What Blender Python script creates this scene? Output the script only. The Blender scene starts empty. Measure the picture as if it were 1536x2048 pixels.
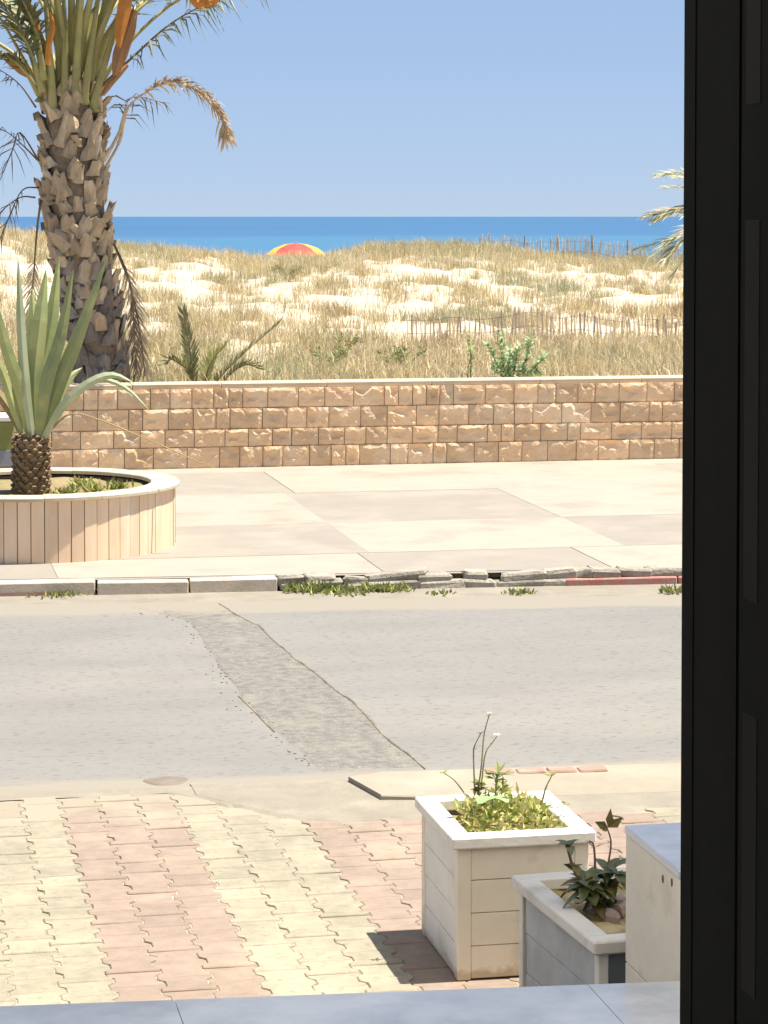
import bpy, math, random
import numpy as np
from mathutils import Vector, Matrix, noise
R = math.radians
rng = random.Random(7)
nr = np.random.default_rng(11)
scene = bpy.context.scene
col = scene.collection

# ------------------------------------------------------------------ camera
F, IW, IH, PY, YAW, CZ = 4900.0, 1536.0, 2048.0, 630.0, R(11.4), 2.7
PITCH = math.atan((PY - 433) / F)
cd = bpy.data.cameras.new('camera'); cam = bpy.data.objects.new('camera', cd); col.objects.link(cam)
cam.location = (0, 0, CZ); cam.rotation_euler = (math.pi / 2 - PITCH, 0, -YAW)
cd.sensor_fit = 'VERTICAL'; cd.sensor_height = 24.0; cd.lens = 24.0 * F / IH
cd.shift_y = -(IH / 2 - PY) / IH
cd.clip_start = 0.05; cd.clip_end = 60000
scene.camera = cam
# ------------------------------------------------------------------ sky, sun, exposure
SUN_EL, SUN_AZ = R(70), R(-7.0)            # azimuth measured from +X towards +Y
w = bpy.data.worlds.new('World'); scene.world = w; w.use_nodes = True
nt = w.node_tree; bg = nt.nodes['Background']
sky = nt.nodes.new('ShaderNodeTexSky'); sky.sky_type = 'NISHITA'; sky.sun_disc = False
sky.sun_elevation = SUN_EL; sky.sun_rotation = math.pi / 2 - SUN_AZ
sky.altitude = 4000; sky.air_density = 1.0; sky.dust_density = 0.0; sky.ozone_density = 10.0
gm = nt.nodes.new('ShaderNodeGamma'); gm.inputs[1].default_value = 0.31        # hazy summer sky: evens the whole dome
tn = nt.nodes.new('ShaderNodeMix'); tn.data_type = 'RGBA'; tn.blend_type = 'MULTIPLY'; tn.inputs['Factor'].default_value = 1.0
tn.inputs['B'].default_value = (0.70, 0.81, 1.0, 1)
nt.links.new(sky.outputs[0], gm.inputs[0]); nt.links.new(gm.outputs[0], tn.inputs['A'])
nt.links.new(tn.outputs['Result'], bg.inputs[0]); bg.inputs[1].default_value = 0.146
sl = bpy.data.lights.new('sun', 'SUN'); sl.energy = 3.45; sl.angle = R(0.53); sl.color = (1.0, 0.93, 0.82)
so = bpy.data.objects.new('sun', sl); col.objects.link(so)
sd = Vector((math.cos(SUN_EL) * math.cos(SUN_AZ), math.cos(SUN_EL) * math.sin(SUN_AZ), math.sin(SUN_EL)))
so.rotation_euler = sd.to_track_quat('Z', 'Y').to_euler(); so.location = (10, 5, 30)
vs = scene.view_settings
vs.view_transform = 'Standard'; vs.look = 'None'; vs.gamma = 1.0; vs.use_curve_mapping = False
vs.exposure = 1.62
scene.render.engine = 'CYCLES'

# ------------------------------------------------------------------ helpers
FW = Vector((math.sin(YAW) * math.cos(PITCH), math.cos(YAW) * math.cos(PITCH), -math.sin(PITCH)))
RT = Vector((math.cos(YAW), -math.sin(YAW), 0)); UP = RT.cross(FW)
def at(x, y, Y):
    d = FW * F + RT * (x - IW / 2) - UP * (y - PY)
    return Vector((0, 0, CZ)) + d * (Y / d.y)

def mat(name, c1, c2=None, scale=3.0, fac=(0.4, 0.6), c3=None, scale3=0.6, fac3=(0.5, 0.65), rough=0.8,
        spec=0.3, bump=0.0, bscale=30.0, bdist=0.01, rnd=0.0, transl=0.0, stretch=(1, 1, 1), detail=5, speck=None, dust=None):
    m = bpy.data.materials.new(name); m.use_nodes = True
    t = m.node_tree; N = t.nodes; L = t.links; b = N['Principled BSDF']; out = N['Material Output']
    b.inputs['Roughness'].default_value = rough; b.inputs['Specular IOR Level'].default_value = spec
    g = N.new('ShaderNodeNewGeometry'); mp = N.new('ShaderNodeMapping'); mp.inputs['Scale'].default_value = stretch
    L.new(g.outputs['Position'], mp.inputs[0])
    def rgb(c):
        n = N.new('ShaderNodeRGB'); n.outputs[0].default_value = (*c, 1); return n.outputs[0]
    def mask(sc, f, det=detail):
        n = N.new('ShaderNodeTexNoise'); n.inputs['Scale'].default_value = sc; n.inputs['Detail'].default_value = det
        n.inputs['Roughness'].default_value = 0.62
        L.new(mp.outputs[0], n.inputs['Vector'])
        r = N.new('ShaderNodeMapRange'); r.inputs['From Min'].default_value = f[0]; r.inputs['From Max'].default_value = f[1]
        L.new(n.outputs['Fac'], r.inputs['Value']); return r.outputs[0]
    def mix(a, bb, f):
        n = N.new('ShaderNodeMix'); n.data_type = 'RGBA'
        L.new(f, n.inputs['Factor']); L.new(a, n.inputs['A']); L.new(bb, n.inputs['B']); return n.outputs['Result']
    c = rgb(c1)
    if c2: c = mix(c, rgb(c2), mask(scale, fac))
    if c3: c = mix(c, rgb(c3), mask(scale3, fac3))
    if speck: c = mix(c, rgb(speck[0]), mask(speck[1], speck[2], 2))
    if dust:                      # wind-blown sand lying along lines y + k*x = c : list of (k, c, width), colour, noise scale
        tot = None
        sp = N.new('ShaderNodeSeparateXYZ'); L.new(g.outputs['Position'], sp.inputs[0])
        for kx, c0, wd in dust[0]:
            a1 = N.new('ShaderNodeMath'); a1.operation = 'MULTIPLY_ADD'; a1.inputs[1].default_value = kx or 0
            L.new(sp.outputs[0], a1.inputs[0]); L.new(sp.outputs[1], a1.inputs[2])
            a2 = N.new('ShaderNodeMapRange'); a2.inputs['From Min'].default_value = c0; a2.inputs['From Max'].default_value = c0 + wd; a2.clamp = True
            L.new(a1.outputs[0] if kx is not None else sp.outputs[2], a2.inputs['Value'])
            if tot is None: tot = a2.outputs[0]
            else:
                mx = N.new('ShaderNodeMath'); mx.operation = 'MAXIMUM'; L.new(tot, mx.inputs[0]); L.new(a2.outputs[0], mx.inputs[1]); tot = mx.outputs[0]
        nz = mask(dust[2], (.25, .75), 6)
        ad = N.new('ShaderNodeMath'); ad.operation = 'MULTIPLY_ADD'; ad.inputs[1].default_value = 1.6; L.new(tot, ad.inputs[0])
        sb = N.new('ShaderNodeMath'); sb.operation = 'SUBTRACT'; sb.inputs[1].default_value = .95; L.new(nz, sb.inputs[0]); L.new(sb.outputs[0], ad.inputs[2])
        rr = N.new('ShaderNodeMapRange'); rr.inputs['From Min'].default_value = 0; rr.inputs['From Max'].default_value = .45; L.new(ad.outputs[0], rr.inputs['Value'])
        c = mix(c, rgb(dust[1]), rr.outputs[0])
    if rnd:
        oi = N.new('ShaderNodeObjectInfo'); r = N.new('ShaderNodeMapRange')
        r.inputs['To Min'].default_value = 1 - rnd; r.inputs['To Max'].default_value = 1 + rnd
        L.new(oi.outputs['Random'], r.inputs['Value'])
        h = N.new('ShaderNodeHueSaturation'); L.new(c, h.inputs['Color']); L.new(r.outputs[0], h.inputs['Value']); c = h.outputs[0]
    L.new(c, b.inputs['Base Color'])
    if bump:
        n = N.new('ShaderNodeTexNoise'); n.inputs['Scale'].default_value = bscale; n.inputs['Detail'].default_value = 4
        L.new(mp.outputs[0], n.inputs['Vector'])
        bp = N.new('ShaderNodeBump'); bp.inputs['Strength'].default_value = bump; bp.inputs['Distance'].default_value = bdist
        L.new(n.outputs['Fac'], bp.inputs['Height']); L.new(bp.outputs[0], b.inputs['Normal'])
    if transl:
        tr = N.new('ShaderNodeBsdfTranslucent'); L.new(c, tr.inputs[0])
        ms = N.new('ShaderNodeMixShader'); ms.inputs[0].default_value = transl
        L.new(b.outputs[0], ms.inputs[1]); L.new(tr.outputs[0], ms.inputs[2]); L.new(ms.outputs[0], out.inputs[0])
    return m

def mesh(name, v, f, mats=(), mi=None, smooth=False):
    me = bpy.data.meshes.new(name); me.from_pydata([tuple(p) for p in v], [], f)
    for m in (mats if isinstance(mats, (list, tuple)) else [mats]): me.materials.append(m)
    if mi is not None: me.polygons.foreach_set('material_index', mi)
    if smooth: me.polygons.foreach_set('use_smooth', [True] * len(me.polygons))
    me.update(); return me

class MB:
    def __init__(s): s.v = []; s.f = []; s.m = []
    def add(s, v, f, mi=0):
        o = len(s.v); s.v += [Vector(p) for p in v]; s.f += [tuple(i + o for i in q) for q in f]; s.m += [mi] * len(f)
    def box(s, x0, x1, y0, y1, z0, z1, b=0.0, mi=0):
        if b <= 0:
            v = [(x, y, z) for z in (z0, z1) for y in (y0, y1) for x in (x0, x1)]
            s.add(v, [(0, 2, 3, 1), (4, 5, 7, 6), (0, 1, 5, 4), (2, 6, 7, 3), (0, 4, 6, 2), (1, 3, 7, 5)], mi); return
        # bevelled top and vertical edges
        def ring(i, z): return [(x0 + i + b, y0 + i, z), (x1 - i - b, y0 + i, z), (x1 - i, y0 + i + b, z), (x1 - i, y1 - i - b, z),
                                (x1 - i - b, y1 - i, z), (x0 + i + b, y1 - i, z), (x0 + i, y1 - i - b, z), (x0 + i, y0 + i + b, z)]
        rings = [ring(b * .7, z0), ring(0, z0 + b), ring(0, z1 - b), ring(b * .7, z1)]
        v = sum(rings, []); f = [tuple(range(7, -1, -1)), tuple(range(24, 32))]
        for k in range(3):
            for i in range(8): j = (i + 1) % 8; f.append((k * 8 + i, k * 8 + j, k * 8 + 8 + j, k * 8 + 8 + i))
        s.add(v, f, mi)
    def tube(s, pts, rad, n=6, flat=1.0, mi=0, cap=True):
        pts = [Vector(p) for p in pts]; o = len(s.v); rings = []
        for i, p in enumerate(pts):
            t = (pts[min(i + 1, len(pts) - 1)] - pts[max(i - 1, 0)]).normalized()
            ref = Vector((0, 0, 1)) if abs(t.z) < .9 else Vector((0, 1, 0))
            a = t.cross(ref).normalized(); b = a.cross(t)
            r = rad[i] if isinstance(rad, (list, tuple)) else rad
            rings.append([p + a * (math.cos(2 * math.pi * k / n) * r) + b * (math.sin(2 * math.pi * k / n) * r * flat) for k in range(n)])
        f = []
        for i in range(len(pts) - 1):
            for k in range(n): j = (k + 1) % n; f.append((i * n + k, i * n + j, i * n + n + j, i * n + n + k))
        if cap: f += [tuple(range(n - 1, -1, -1)), tuple((len(pts) - 1) * n + k for k in range(n))]
        s.add(sum(rings, []), f, mi)
    def me(s, name, mats, smooth=False): return mesh(name, s.v, s.f, mats, s.m, smooth)

def link(name, me, parent=None, loc=(0, 0, 0), rot=(0, 0, 0), scale=(1, 1, 1), world=True):
    o = bpy.data.objects.new(name, me); col.objects.link(o)
    o.location = loc; o.rotation_euler = rot; o.scale = scale
    if parent is not None:
        o.parent = parent
        if world and parent.parent is None: o.matrix_parent_inverse = Matrix.Translation(-parent.location)
    return o
def struct(name, me): o = link(name, me); o['kind'] = 'structure'; return o
def tag(o, label, cat, group=None):
    o['label'] = label; o['category'] = cat
    if group: o['group'] = group
    return o
def thing(name, label, cat, loc=(0, 0, 0), group=None): return tag(link(name, None, None, loc), label, cat, group)
def stuff(o): o['kind'] = 'stuff'; return o
def lerp(a, b, t): return a + (b - a) * t
def interp(x, xs, ys): return float(np.interp(x, xs, ys))
def catmull(P, n):
    P = [Vector(p) for p in P]; P = [P[0] * 2 - P[1]] + P + [P[-1] * 2 - P[-2]]; out = []
    segs = len(P) - 3
    for i in range(n + 1):
        u = i / n * segs; k = min(int(u), segs - 1); t = u - k; a, b, c, d = P[k:k + 4]
        out.append(.5 * ((2 * b) + (c - a) * t + (2 * a - 5 * b + 4 * c - d) * t * t + (3 * b - a - 3 * c + d) * t ** 3))
    return out
def poly_sheet(pts, z, ):
    return [(x, y, z) for x, y in pts], [tuple(range(len(pts)))]
def strip(xs, ya, yb, za, zb=None, skirt=False):
    """sheet between two lines y=ya(x) and y=yb(x)"""
    zb = za if zb is None else zb; v = []; f = []
    if not skirt:
        for x in xs: v += [(x, ya(x), za), (x, yb(x), zb)]
        for i in range(len(xs) - 1): f.append((2 * i, 2 * i + 2, 2 * i + 3, 2 * i + 1))
        return v, f
    for x in xs: y = ya(x); v += [(x, y, za - .018), (x, y + .07, za), (x, yb(x), zb)]
    for i in range(len(xs) - 1): f += [(3 * i, 3 * i + 3, 3 * i + 4, 3 * i + 1), (3 * i + 1, 3 * i + 4, 3 * i + 5, 3 * i + 2)]
    return v, f
def wob(x, s=1.0, a=.05, seed=0): return a * (noise.noise(Vector((x * s, seed, 0))) + .5 * noise.noise(Vector((x * s * 2.7, seed + 9, 0))))

# ------------------------------------------------------------------ materials
M = {}
M['asphalt'] = mat('asphalt', (.212, .203, .188), (.185, .178, .166), 1.6, (.35, .65), (.24, .225, .195), .45, (.5, .75), rough=.9, spec=.2, bump=.4, bscale=160, bdist=.004, speck=((.13, .125, .12), 38, (.57, .70)), stretch=(.4, 1, 1), dust=([(.10, 16.55, .4), (.055, 11.95, -.5)], (.245, .222, .182), 2.2))
M['trench'] = mat('trench_asphalt', (.14, .131, .119), (.205, .192, .168), 16, (.38, .62), (.225, .208, .175), 3, (.52, .7), rough=.92, bump=.8, bscale=70, bdist=.01, speck=((.29, .27, .225), 40, (.63, .74)), dust=([(.10, 16.5, .5), (.055, 11.95, -.5)], (.25, .222, .178), 4))
M['tar'] = mat('seam_tar', (.11, .095, .07), (.24, .20, .15), 5, rough=.9)  # dark tone for the painted step shadow along the patch, and the crack
M['sandgrit'] = mat('sandy_grit', (.255, .228, .182), (.215, .192, .155), 5, (.35, .65), (.285, .255, .205), 1.5, rough=.95, bump=.5, bscale=60, bdist=.008)
M['earth'] = mat('earth', (.32, .27, .2), (.25, .21, .15), 4, rough=.95, bump=.4)
M['conc_light'] = mat('concrete_light', (.335, .300, .245), (.31, .275, .225), 3, (.3, .7), (.265, .23, .188), 1.3, (.52, .70), rough=.9, bump=.25, bscale=90, bdist=.003)
M['conc_dark'] = mat('concrete_dull', (.248, .221, .186), (.272, .244, .205), 2.6, (.35, .65), (.302, .27, .224), 1.4, (.5, .68), rough=.9, bump=.3, bscale=90, bdist=.003)
M['kerb'] = mat('kerb_concrete', (.60, .51, .40), (.50, .42, .325), 6, (.35, .65), rough=.9, bump=.5, bscale=50, rnd=.08)
M['kerb_old'] = mat('kerb_rubble', (.30, .268, .22), (.38, .34, .275), 9, (.4, .6), (.24, .213, .175), 4, rough=.95, bump=.8, bscale=40, bdist=.015, rnd=.12)
M['kerb_red'] = mat('kerb_red_paint', (.46, .20, .165), (.42, .27, .22), 14, (.45, .6), rough=.85, bump=.5, bscale=50)
M['paver_cream'] = mat('paver_cream', (.285, .255, .188), (.22, .204, .155), 14, (.35, .68), (.365, .318, .235), 1.7, (.48, .72), rough=.9, bump=.55, bscale=110, bdist=.004, rnd=.07, speck=((.215, .19, .145), 26, (.56, .74)), dust=([(.0, 10.3, 1.5)], (.29, .25, .19), 3))
M['paver_pink'] = mat('paver_pink', (.27, .204, .163), (.215, .167, .134), 14, (.35, .68), (.34, .268, .202), 1.7, (.48, .72), rough=.9, bump=.55, bscale=110, bdist=.004, rnd=.07, speck=((.215, .19, .145), 26, (.56, .74)), dust=([(.0, 10.3, 1.5)], (.29, .25, .19), 3))
M['joint'] = mat('joint_sand', (.25, .215, .16), (.30, .26, .195), 12, (.4, .6), (.42, .37, .27), 2, rough=.95)
M['marble'] = mat('polished_marble', (.52, .555, .62), (.38, .415, .48), 3.5, (.35, .65), (.62, .65, .70), 1.6, (.5, .7), rough=.14, spec=.9, bump=.05, bscale=6)
M['stone_white'] = mat('white_stone', (.74, .71, .65), (.66, .63, .57), 6, (.35, .7), (.52, .48, .41), 3.2, (.56, .74), rough=.55, spec=.35, bump=.2, bscale=60, bdist=.004, dust=([(None, .07, -.09)], (.50, .44, .35), 14))
M['stone_beige'] = mat('beige_stone', (.76, .70, .58), (.68, .61, .50), 5, (.35, .7), (.52, .43, .31), 3.5, (.54, .72), rough=.6, bump=.25, bscale=40, bdist=.004, rnd=.04, dust=([(None, .07, -.09)], (.50, .40, .29), 14))
M['stone_weath'] = mat('weathered_stone', (.48, .485, .475), (.39, .395, .39), 8, (.35, .65), (.27, .255, .23), 3, (.55, .72), rough=.7, bump=.4, bscale=50, bdist=.005)
M['slate'] = mat('grey_slab', (.115, .13, .14), (.15, .165, .175), 7, (.35, .65), rough=.6)
M['joint_dark'] = mat('dark_joint', (.10, .075, .065), (.14, .11, .09), 10)
M['wallstone'] = mat('wall_stone', (.80, .56, .345), (.72, .485, .285), 6, (.35, .65), (.83, .64, .435), 2.5, (.5, .7), rough=.85, bump=.6, bscale=45, bdist=.01, rnd=.16)
M['mortar'] = mat('mortar', (.64, .445, .275), (.56, .38, .23), 10, rough=.95)
M['coping'] = mat('coping_stone', (.56, .45, .32), (.49, .385, .265), 4, (.35, .65), rough=.8, bump=.2, bscale=50, rnd=.04)
M['planter_coping'] = mat('planter_coping', (.54, .46, .34), (.47, .395, .29), 4, (.35, .65), (.42, .34, .24), 2.5, (.58, .72), rough=.8, bump=.2, bscale=50, rnd=.04)
M['slat'] = mat('planter_slat', (.80, .595, .405), (.73, .525, .35), 3, (.35, .65), (.82, .65, .48), 2, (.5, .7), rough=.75, bump=.2, bscale=60, bdist=.003, rnd=.09, stretch=(3, 3, .6))
M['soil'] = mat('soil', (.20, .15, .08), (.28, .22, .11), 8, (.35, .65), (.2, .2, .07), 3, rough=.95, bump=.8, bscale=30)
M['sand'] = mat('dune_sand', (.52, .455, .355), (.47, .405, .31), 1.4, (.35, .65), (.40, .33, .23), .45, (.52, .7), rough=.95, bump=.6, bscale=9, bdist=.05)
M['sea'] = mat('sea_water', (.028, .095, .205), (.040, .120, .232), .035, (.35, .65), rough=.5, spec=.25, stretch=(.12, 1, 1), bump=.6, bscale=.5, bdist=.25, dust=([(0, 620, -330)], (.044, .138, .242), .03))
GT = [mat('grass_olive', (.46, .41, .235), rough=.7, transl=.25), mat('grass_gold', (.58, .47, .265), rough=.7, transl=.25),
      mat('grass_brown', (.46, .36, .225), rough=.8, transl=.2), mat('grass_straw', (.70, .62, .43), rough=.7, transl=.25),
      mat('grass_green', (.38, .39, .24), rough=.7, transl=.25)]
M['trunk'] = mat('palm_trunk', (.34, .26, .175), (.22, .165, .11), 14, (.35, .65), rough=.95, bump=.8, bscale=60, bdist=.02)
M['leafbase'] = mat('palm_leaf_base', (.53, .42, .285), (.37, .275, .18), 11, (.35, .65), (.62, .51, .36), 6, (.55, .7), rough=.9, bump=.6, bscale=70, bdist=.01, rnd=.22, stretch=(1, 1, .35))
M['leafbase_grey'] = mat('palm_leaf_base_grey', (.33, .285, .235), (.22, .185, .155), 9, (.35, .65), (.41, .36, .30), 5, (.55, .7), rough=.95, bump=.6, bscale=70, bdist=.01, rnd=.22, stretch=(1, 1, .35))
M['petiole'] = mat('palm_petiole', (.37, .35, .135), (.29, .265, .11), 4, (.35, .65), (.40, .32, .18), 2, (.55, .7), rough=.55, rnd=.12, spec=.4)
M['leaflet'] = mat('palm_leaflet', (.15, .175, .075), (.22, .22, .10), 3, rough=.5, transl=.25, spec=.4)
M['dry_stem'] = mat('dry_stem', (.20, .135, .085), (.14, .095, .065), 6, rough=.8)
M['dry_leaf'] = mat('dry_leaflet', (.66, .54, .37), (.54, .42, .27), 4, (.35, .65), rough=.75, transl=.35)
M['dark_leaf'] = mat('dead_leaflet', (.17, .125, .085), (.24, .18, .115), 4, rough=.8, transl=.15)
M['pale_leaf'] = mat('pale_leaflet', (.60, .60, .42), (.5, .5, .32), 4, rough=.5, transl=.4, spec=.5)
M['orange'] = mat('orange_stalk', (.60, .24, .045), (.50, .19, .04), 5, rough=.6, rnd=.1)
M['fibre'] = mat('palm_fibre', (.36, .19, .085), (.28, .15, .075), 12, rough=.95, stretch=(1, 1, .2))
M['yucca'] = mat('yucca_leaf', (.40, .43, .165), (.28, .33, .15), 7, (.38, .62), (.50, .50, .20), 3.5, rough=.45, transl=.18, spec=.45, rnd=.12)
M['yucca_pale'] = mat('yucca_pale_leaf', (.56, .60, .38), (.46, .52, .3), 3, rough=.5, transl=.25, spec=.4)
M['yucca_trunk'] = mat('yucca_trunk', (.27, .19, .11), (.17, .115, .07), 25, (.4, .6), (.36, .27, .17), 15, (.55, .7), rough=.9, bump=.5, bscale=80)
M['stalk'] = mat('brown_stalk', (.30, .24, .09), (.24, .18, .075), 4, rough=.7)
M['green_paint'] = mat('green_paint', (.25, .26, .075), (.21, .215, .065), 4, rough=.6, bump=.1)
M['white_paint'] = mat('white_paint', (.75, .73, .68), rough=.6)
M['lilac'] = mat('grey_panel', (.30, .285, .30), (.25, .24, .25), 6, rough=.7)
M['wood_picket'] = mat('picket_wood', (.56, .46, .35), (.46, .37, .28), 6, (.35, .65), rough=.9, rnd=.25, stretch=(1, 1, .3))
M['wood_grey'] = mat('picket_grey', (.60, .545, .48), (.52, .465, .40), 6, (.35, .65), rough=.9, rnd=.2, stretch=(1, 1, .3))
M['wire'] = mat('fence_wire', (.12, .10, .09), rough=.6)
M['red'] = mat('parasol_red', (.66, .10, .085), (.60, .085, .075), 3, rough=.7, transl=.3)
M['yellow'] = mat('parasol_yellow', (.72, .47, .10), rough=.7, transl=.3)
M['metal'] = mat('parasol_metal', (.5, .5, .5), rough=.4)
M['bush'] = mat('bush_leaf', (.36, .48, .24), (.42, .54, .30), 8, rough=.5, transl=.4, spec=.45)
M['bush_pale'] = mat('bush_leaf_pale', (.56, .68, .43), (.47, .58, .36), 8, rough=.5, transl=.4, spec=.45)
M['bush_lime'] = mat('bush_leaf_lime', (.40, .42, .18), (.33, .36, .14), 8, rough=.5, transl=.25)
M['twig'] = mat('twig', (.16, .11, .07), rough=.9)
M['weed'] = mat('weed_leaf', (.17, .21, .07), (.25, .25, .09), 12, rough=.6, transl=.25)
M['succ'] = mat('ground_cover_leaf', (.46, .48, .15), (.38, .42, .12), 14, (.4, .6), rough=.5, transl=.2)
M['succ_gold'] = mat('ground_cover_gold', (.56, .52, .24), (.5, .45, .18), 14, rough=.5, transl=.2)
M['succ_green'] = mat('ground_cover_green', (.18, .24, .06), (.14, .19, .045), 14, rough=.5, transl=.2)
M['round_leaf'] = mat('round_leaf', (.30, .42, .20), (.26, .37, .17), 10, rough=.5, transl=.2)
M['flower'] = mat('white_flower', (.75, .73, .60), rough=.6, transl=.2)
M['stem'] = mat('green_stem', (.24, .23, .10), (.19, .17, .08), 10, rough=.6)
M['dark_green'] = mat('dark_shrub_leaf', (.085, .105, .038), (.125, .14, .055), 12, rough=.35, spec=.5, transl=.08)
M['olive_leaf'] = mat('olive_leaf', (.15, .13, .04), (.2, .16, .055), 12, rough=.5, transl=.25)
M['pebble'] = mat('pebble', (.60, .57, .52), (.5, .46, .42), 12, rough=.7, rnd=.12)
M['pebble_pink'] = mat('pebble_pink', (.30, .22, .2), (.38, .3, .27), 14, rough=.7, rnd=.12)
M['yellow_soil'] = mat('yellow_soil', (.44, .35, .17), (.24, .18, .095), 18, (.35, .65), (.5, .42, .25), 7, rough=.95, bump=.9, bscale=40, bdist=.02)
M['black_frame'] = mat('black_frame', (.0055, .0065, .0075), (.007, .008, .009), 30, rough=.7, spec=.03)
M['strip_frame'] = mat('frame_strip', (.017, .0165, .0155), (.011, .011, .0105), 5, rough=.7, spec=.05, stretch=(1, 1, .3))  # lighter tone standing in for glass reflections on the frame
M['plaster'] = mat('plaster', (.62, .56, .47), (.57, .51, .43), 2, rough=.9, bump=.2)
M['room'] = mat('room_wall', (.10, .095, .09), rough=.9)
M['brickred'] = mat('edging_brick', (.34, .21, .165), (.29, .19, .15), 12, (.4, .6), (.34, .28, .21), 6, rough=.9, bump=.4)

# ------------------------------------------------------------------ setting: ground, road, pavements
def Ykerb(x): return 17.50 - .075 * (x - .75)
def Yfar(x): return 16.78 - .10 * (x - .72)
def Ynear(x): return 11.57 - .055 * (x - .49)
XS = [x * .25 for x in range(-56, 90)]
v, f = [(-150, -40, -.03), (200, -40, -.03), (200, 26, -.03), (-150, 26, -.03)], [(0, 1, 2, 3)]
struct('ground', mesh('ground', v, f, M['earth']))
v, f = strip([-120, -60, -14] + XS[1:-1] + [23, 60, 150], lambda x: 11.36, lambda x: Ykerb(max(-14, min(x, 23))) + .02, 0.0)
road = struct('road', mesh('road', v, f, M['asphalt']))
# dusty gutters along both kerbs, with uneven edges
v, f = strip(XS, lambda x: Yfar(x) + .32 + wob(x, 1.1, .10, 3), lambda x: Ykerb(x) + .03, .004, skirt=True)
g1 = link('sand_gutter', mesh('sand_gutter', v, f, M['sandgrit']), road, world=False)
v, f = strip(XS, lambda x: (11.31 if x < 1.5 else 11.0) + wob(x, 2.5, .07, 17), lambda x: Ynear(x) - .06 + wob(x, 1.3, .09, 5), .004, skirt=True)
g2 = link('sand_gutter', mesh('sand_gutter', v, f, M['sandgrit']), road, world=False)
# trench patch across the road, with its step's shadow painted dark along the seam
LX = [(16.9, 1.62), (16.6, 1.76), (16.2, 1.94), (15.2, 1.93), (13.6, 1.92), (12.6, 1.97), (11.5, 2.05)]
RX = [(16.95, 2.21), (15.86, 2.366), (15.0, 2.38), (14.3, 2.434), (13.36, 2.50), (12.4, 2.50), (11.66, 2.535), (11.5, 2.54)]
ys = [16.88 - i * .12 for i in range(45)]
def lx(y): return interp(-y, [-a for a, b in LX], [b for a, b in LX]) + wob(y, 1.7, .035, 1)
def rx(y): return interp(-y, [-a for a, b in RX], [b for a, b in RX]) + wob(y, 1.5, .02, 2)
v = []; f = []
for q, y in enumerate(ys): zq = -.003 if q == len(ys) - 1 else .003; v += [(lx(y) - .025, y, -.003), (lx(y) + .02, y, zq), (rx(y), y, zq)]
for i in range(len(ys) - 1): f += [(3 * i, 3 * i + 3, 3 * i + 4, 3 * i + 1), (3 * i + 1, 3 * i + 4, 3 * i + 5, 3 * i + 2)]
link('trench_patch', mesh('trench_patch', v, f, M['trench']), road, world=False)
v = []; f = []
for y in ys:
    wd = .009 + .012 * noise.noise(Vector((y * 2, 4, 0)))
    v += [(rx(y) - .003, y, .006), (rx(y) + wd, y, .006)]
for i in range(len(ys) - 1): f.append((2 * i, 2 * i + 2, 2 * i + 3, 2 * i + 1))
link('seam', mesh('seam', v, f, M['tar']), road, world=False)
b = MB()   # loose grit along the patch
for k in range(160):
    y = rng.uniform(11.7, 16.8); x = (lx(y) + rng.gauss(0, .05)) if k % 4 else (rx(y) - abs(rng.gauss(.02, .03)))
    s = rng.uniform(.002, .007)
    b.box(x - s, x + s, y - s, y + s, -.02, .004 + s * rng.uniform(.3, .6), s * .3)
stuff(link('loose_grit', b.me('loose_grit', M['conc_dark']), road, world=False))
# fine crack west of the patch, and a muddy oval stain
v = []; f = []
cp = [(1.905, 13.6), (1.93, 13.2), (1.94, 12.9), (1.955, 12.6)]
for (x, y) in cp: v += [(x - .004, y, .0035), (x + .006, y, .0035)]
for i in range(3): f.append((2 * i, 2 * i + 2, 2 * i + 3, 2 * i + 1))
link('crack', mesh('crack', v, f, M['tar']), road, world=False)
pts = [(1.275 + .115 * math.cos(a) * (1 + .12 * math.sin(3 * a)), 11.6 + .11 * math.sin(a) * (1 + .1 * math.cos(2 * a))) for a in [i * math.pi / 12 for i in range(24)]]
M['mud'] = mat('mud', (.165, .135, .108), (.2, .165, .132), 12, rough=.8)
v = [(x, y, -.004) for x, y in pts] + [(1.275 + (x - 1.275) * .8, 11.6 + (y - 11.6) * .8, .0055) for x, y in pts]; f = [tuple(range(24, 48))] + [(i, (i + 1) % 24, 24 + (i + 1) % 24, 24 + i) for i in range(24)]; link('mud_patch', mesh('mud_patch', v, f, M['mud']), road, world=False)

# far pavement: base + concrete bays (light and dull)
v, f = strip(XS, lambda x: Ykerb(x) + .10, lambda x: 25.25, .096)
fp = struct('far_pavement', mesh('far_pavement', v, f, M['conc_dark']))
xe = [-10.6, -8.6, -6.5, -4.5, -2.45, -.45, 1.6, 3.62, 5.68, 7.75, 9.8, 11.9, 13.9]
ye = [18.53, 20.4, 22.68, 24.66]
light = {(7, 0), (7, 2), (8, 1), (8, 2), (9, 1), (9, 0), (6, 1), (5, 2), (10, 2), (4, 0)}
for i in range(len(xe) - 1):
    for j in range(3):
        sh = (.10 if j == 2 else 0) if i >= 7 else 0
        b = MB(); e = .0008; zz = .1 + rng.uniform(-.001, .001)
        b.box(xe[i] + e + sh, xe[i + 1] - e + sh * (1 if i > 7 else 2.5), ye[j] + e, ye[j + 1] - e, .05, zz, 0)
        link('concrete_bay', b.me('concrete_bay', M['conc_light'] if (i, j) in light else M['conc_dark']), fp, world=False)
x = -10.6
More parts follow.
